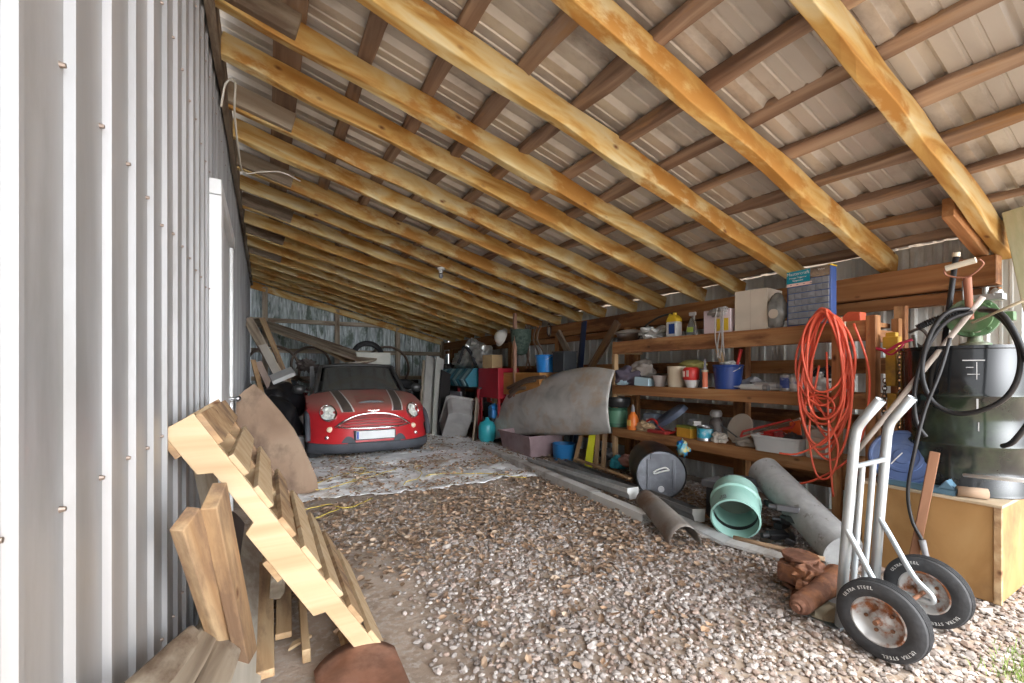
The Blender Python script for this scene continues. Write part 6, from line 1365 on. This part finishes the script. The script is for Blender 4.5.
# rack with teal bins, red cabinet
e = empty('storage_rack', (3.75, 8.3, 0), label='red metal storage rack at the right wall beyond the metal sheet', cat='rack')
rk = sm('rack_red', (0.30, 0.015, 0.02), 0.5)
b = MB(); b.box((-0.30, -0.95, 0.93), (0.30, 0.95, 0.96)); b.build('shelf', sm('rack_dark', (0.05, 0.04, 0.04), 0.6), e)
for y in (-0.93, 0.93, 0.0):
    b = MB(); b.box((-0.30, y-.02, 0), (-0.26, y+.02, 0.96)); b.build('rack_post', rk, e)
for k in range(4):
    y = 7.62+0.42*k; zz = 0.965
    t_ = empty('parts_bin', (3.62, y, zz), 0, 'teal plastic parts bin with a pale front on the red rack, %s from the cabinet' % ordn[k], 'bin', 'teal bins on the red rack')
    b = MB(); b.poly([(-0.22, 0, 0), (0.2, 0, 0), (0.2, 0, 0.36), (-0.12, 0, 0.36), (-0.30, 0, 0.14)], (0, 0.38, 0)); b.build('bin_body', sm('bin_teal', (0.02, 0.17, 0.24), 0.45), t_, bevel=0.006)
    b = MB(); b.poly([(-0.24, 0.10, 0.01), (-0.305, 0.10, 0.135), (-0.135, 0.10, 0.352), (-0.135, 0.10, 0.30)], (0, 0.12, 0)); b.build('label_card', sm('pale_teal', (0.30, 0.50, 0.55), 0.5), t_)
e = empty('red_cabinet', (3.72, 7.08, 0.70), label='red metal cabinet beside the teal bins', cat='cabinet')
b = MB(); b.box((-0.18, -0.38, 0.08), (0.25, 0.42, 0.62)); b.build('case', sm('cabinet_red', (0.42, 0.012, 0.03), 0.45), e, bevel=0.006)
b = MB(); b.box((-0.16, -0.36, -0.62), (-0.12, -0.32, 0.1)); b.build('leg', rk, e); b = MB(); b.box((-0.16, 0.36, -0.62), (-0.12, 0.40, 0.1)); b.build('leg', rk, e)
b = MB(); b.box((-0.12, -0.15, 0), (0.12, 0.15, 0.24)); o = b.build('wooden_block', sm('tan_carton', (0.50, 0.35, 0.18), 0.8), bevel=0.006, loc=(3.66, 7.15, 1.325)); o.rotation_euler = (0, 0, R(10)); tag(o, 'tan cardboard carton on top of the red cabinet', 'carton')
e = empty('fuel_can', (3.86, yc(496, 3.86), 0.66), label='red plastic fuel can with a white label above the metal sheet corner', cat='fuel can')
b = MB(); b.box((-0.11, -0.20, 0), (0.11, 0.20, 0.27)); b.build('can_body', sm('can_red', (0.60, 0.025, 0.02), 0.4), e, bevel=0.03); b = MB(); b.box((-0.115, -0.16, 0.04), (-0.11, 0.0, 0.13)); b.build('label', WHT, e); b = MB(); b.cyl((0, 0.14, 0.26), (-0.05, 0.20, 0.36), 0.025, 0.015, n=14); b.build('spout', sm('can_red', (0.60, 0.025, 0.02), 0.4), e, smooth=50)
b = MB(); b.box((-0.16, -0.26, 0.0), (0.16, 0.26, 0.66)); tag(b.build('black_chest', sm('drawer_black', (0.03, 0.03, 0.03), 0.6), bevel=0.01, loc=(3.92, yc(497, 3.92), 0.0)), 'black chest under the red fuel can', 'chest')
e = empty('propane_tank', (3.38, yc(487, 3.38), 0.0), label='teal gas cylinder standing at the foot of the metal sheet', cat='gas cylinder')
lathe_obj('tank', [(0, 0.02), (0.10, 0.02), (0.12, 0.05), (0.15, 0.10), (0.15, 0.30), (0.12, 0.37), (0.05, 0.40), (0.03, 0.45), (0, 0.45)], sm('tank_teal', (0.03, 0.36, 0.42), 0.4), (0, 0, 0), parent=e)
jug('blue_jug', (3.60, yc(494, 3.60), 0.42), 0.16, 0.20, 0.25, sm('jug_blue', (0.03, 0.22, 0.55), 0.4), sm('jug_blue', (0.03, 0.22, 0.55), 0.4), 'blue plastic jug beside the teal gas cylinder')
b = MB(); b.box((-0.12, -0.14, 0), (0.12, 0.14, 0.415)); tag(b.build('plinth_box', DGR, loc=(3.64, yc(494, 3.64), 0.0)), 'dark box under the blue jug', 'box')
# wooden box with bucket and bin on it
e = empty('wooden_crate', (3.85, 6.35, 0), label='orange brown wooden box behind the top of the metal sheet', cat='box')
b = MB(); b.box((-0.20, -0.80, 0.86), (0.30, 0.95, 1.24)); b.build('box', mat('orange_pine', [(0.42, 0.19, 0.05), (0.55, 0.28, 0.09)], 0.7, scale=4, stretch=(3, .4, 3)), e, bevel=0.006)
for y in (-0.7, 0.85):
    b = MB(); b.box((-0.15, y-.04, 0), (-0.07, y+.04, 0.86)); b.build('leg', M['oldboard'], e)
b2 = bucket('light_blue_bucket', (3.82, yc(546, 3.82), 1.245), 0.14, 0.165, 0.27, sm('sky_blue', (0.02, 0.24, 0.68), 0.35), 'bright blue plastic bucket on the wooden box')
e = empty('black_bin', (3.85, yc(565, 3.85), 1.245), label='black rectangular bin beside the bright blue bucket', cat='bin')
b = MB(); b.poly([(-0.12, -0.13, 0), (0.12, -0.13, 0), (0.12, 0.15, 0), (-0.12, 0.15, 0)], (0, 0, 0.30)); b.build('bin_body', sm('bin_charcoal', (0.035, 0.04, 0.045), 0.5), e, bevel=0.01); b = MB(); b.box((-0.13, -0.14, 0.29), (0.13, 0.16, 0.31)); b.build('rim', DGR, e, bevel=0.004)
for k, (px0, py0, px1, py1) in enumerate(((508, 388, 545, 377), (510, 392, 535, 380), (509, 397, 525, 388))):
    b = MB(); b.tube(smooth_pts([at(px0, py0, X=3.55), at((px0+px1)/2, (py0+py1)/2-3, X=3.53), at(px1, py1, X=3.57)], 6), 0.03, 8); tag(b.build('old_branch', sm('branch_brown', (0.12, 0.075, 0.05), 0.8), smooth=180), 'bent brown rail lying against the wooden box, %s from the top' % ordn[k], 'rail', 'bent rails by the wooden box')
# silver ducting and foil heap
e = empty('foil_duct', (3.75, 7.95, 1.34), label='crumpled silver foil ducting heaped above the teal bins', cat='ducting')
b = MB(); fm = mat('foil', [(0.50, 0.50, 0.47), (0.75, 0.75, 0.72)], 0.3, 0.6, scale=7, bump=0.8, bscale=25)
for q, (c_, r3) in enumerate((((-0.05, -0.25, 0.22), (0.18, 0.26, 0.24)), ((-0.08, 0.10, 0.36), (0.16, 0.22, 0.20)), ((-0.05, 0.45, 0.22), (0.17, 0.25, 0.22)), ((-0.02, 0.85, 0.14), (0.15, 0.28, 0.15)))):
    b.blob(c_, r3, 4, 0.5, 2.6, 31+q)
b.build('duct', fm, e, smooth=40)
b = MB(); b.tube(smooth_pts([(-0.20, -0.30, 0.05), (-0.22, -0.1, 0.30), (-0.24, 0.15, 0.42), (-0.22, 0.35, 0.25), (-0.22, 0.5, 0.1)], 10), 0.035, 8); b.build('duct_rim', DGR, e, smooth=60)
b = MB(); b.blob((0, 0, 0.13), (0.25, 0.50, 0.20), 4, 0.7, 2.5, 15); tag(b.build('dark_junk_heap', mat('dark_junk', [(0.03, 0.03, 0.03), (0.16, 0.14, 0.12)], 0.6, scale=9), smooth=50, loc=(3.75, 9.5, 1.1)), 'dark tangled heap at the far end above the rack', 'heap')
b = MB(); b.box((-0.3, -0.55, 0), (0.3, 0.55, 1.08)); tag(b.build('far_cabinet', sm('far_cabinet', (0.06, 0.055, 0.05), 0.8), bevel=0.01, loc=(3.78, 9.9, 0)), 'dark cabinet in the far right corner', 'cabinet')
b = MB(); b.box((-0.02, -0.30, 0), (0.02, 0.30, 0.35)); tag(b.build('aluminium_panel', sm('aluminium_panel', (0.32, 0.34, 0.36), 0.5), loc=(3.42, 8.35, 0.50)), 'dull grey panel hanging under the teal bins', 'panel')
# front post with white hard hat and green basket
beam('rack_stud', (3.66, 6.32, 0.0), (3.66, 6.32, 2.24), 0.05, 0.06, mat('pinkish_stud', [(0.34, 0.18, 0.12), (0.44, 0.26, 0.18)], 0.8, scale=4, stretch=GR), side=(0, 1, 0), label='pinkish brown stud rising to the rafters beside the red cabinet', cat='post')
e = empty('hard_hat', at(501, 337, X=3.66), label='white hard hat hanging by the pinkish stud', cat='hat')
b = MB(); b.lathe([(0, 0.12), (0.07, 0.10), (0.12, 0.05), (0.135, 0.0), (0.17, -0.01), (0.17, -0.02), (0.13, -0.01)], 28, Matrix.Rotation(R(-70), 4, 'Y')); b.build('shell', sm('hat_white', (0.72, 0.70, 0.64), 0.5), e, smooth=60)
e = empty('green_basket', at(521, 338, X=3.80), label='dark green mesh basket hanging on the right wall', cat='basket')
b = MB(); b.lathe([(0, -0.30), (0.10, -0.27), (0.17, -0.05), (0.18, 0.12), (0.17, 0.14), (0.15, -0.04), (0, -0.24)], 24); b.build('basket_body', mat('dark_green_mesh', [(0.02, 0.045, 0.035), (0.10, 0.14, 0.11)], 0.7, scale=20), e, smooth=60)
rr = random.Random(21)
for k, px in enumerate((514, 526, 531, 536, 540)):
    b = MB(); X_ = 4.0+rr.uniform(-.1, .1); b.tube(smooth_pts([at(px, 326, X=X_), at(px+rr.uniform(-3, 3), 340, X=X_), at(px+rr.uniform(-4, 4), 354, X=X_), at(px+rr.uniform(-2, 2), 368, X=X_)], 6), 0.016, 7)
    tag(b.build('hanging_cable', sm('dull_brown_rope', (0.16, 0.11, 0.08), 0.8), smooth=180), 'dull brown strap hanging from the header, %s right of the green basket' % ordn[k], 'strap', 'straps hanging beside the green basket')
e = empty('hanging_pliers', at(549, 330, X=4.25), label='pale oval loop tool hanging on the header beam', cat='tool')
b = MB(); b.tube([(0, 0.05*math.cos(t), 0.11*math.sin(t)) for t in [q*math.pi/10 for q in range(20)]], 0.012, 6, closed=True); b.build('loop', sm('dark_loop', (0.08, 0.05, 0.04), 0.6), e, smooth=180); b = MB(); b.blob((0, 0, -0.02), (0.01, 0.035, 0.07), 2, 0, 1); b.build('pale_insert', sm('pale_insert', (0.55, 0.52, 0.46), 0.6), e, smooth=180)
# skis and braces at the post
for k, (p0, p1, w_, m, lb) in enumerate((((581, 372), (585, 321), 0.07, sm('ski_blue', (0.02, 0.035, 0.09), 0.4), 'dark blue ski standing at the wall post, right one'), ((578, 372), (583, 322), 0.05, sm('ski_black', (0.03, 0.03, 0.04), 0.4), 'black ski standing at the wall post, left one'))):
    a_, c_ = at(*p0, X=4.10), at(*p1, X=4.18); a2 = a_+(a_-c_)*(a_.z/(c_.z-a_.z))
    beam('ski', a2, c_, w_, 0.015, m, side=(1, 0.2, 0), rough=0, label=lb, cat='ski', group='skis at the wall post')
for k, (p0, p1, lb) in enumerate((((578, 372), (558, 332), 'brown diagonal knee brace left of the skis'), ((588, 372), (618, 322), 'dark diagonal knee brace right of the skis'))):
    beam('knee_brace', at(*p0, X=4.27), at(*p1, X=4.27), 0.11, 0.05, M['greywood'] if k == 0 else M['purlin'], side=(1, 0, 0), label=lb, cat='brace', group='knee braces')
beam('knee_brace', (3.72, 1.005, zr(3.72)+0.03), (4.40, 1.005, zr(4.40)+0.03), 0.06, 0.13, M['beam'], rough=0.008, label='short brown timber fixed beside the low end of the second rafter', cat='brace', group='knee braces')
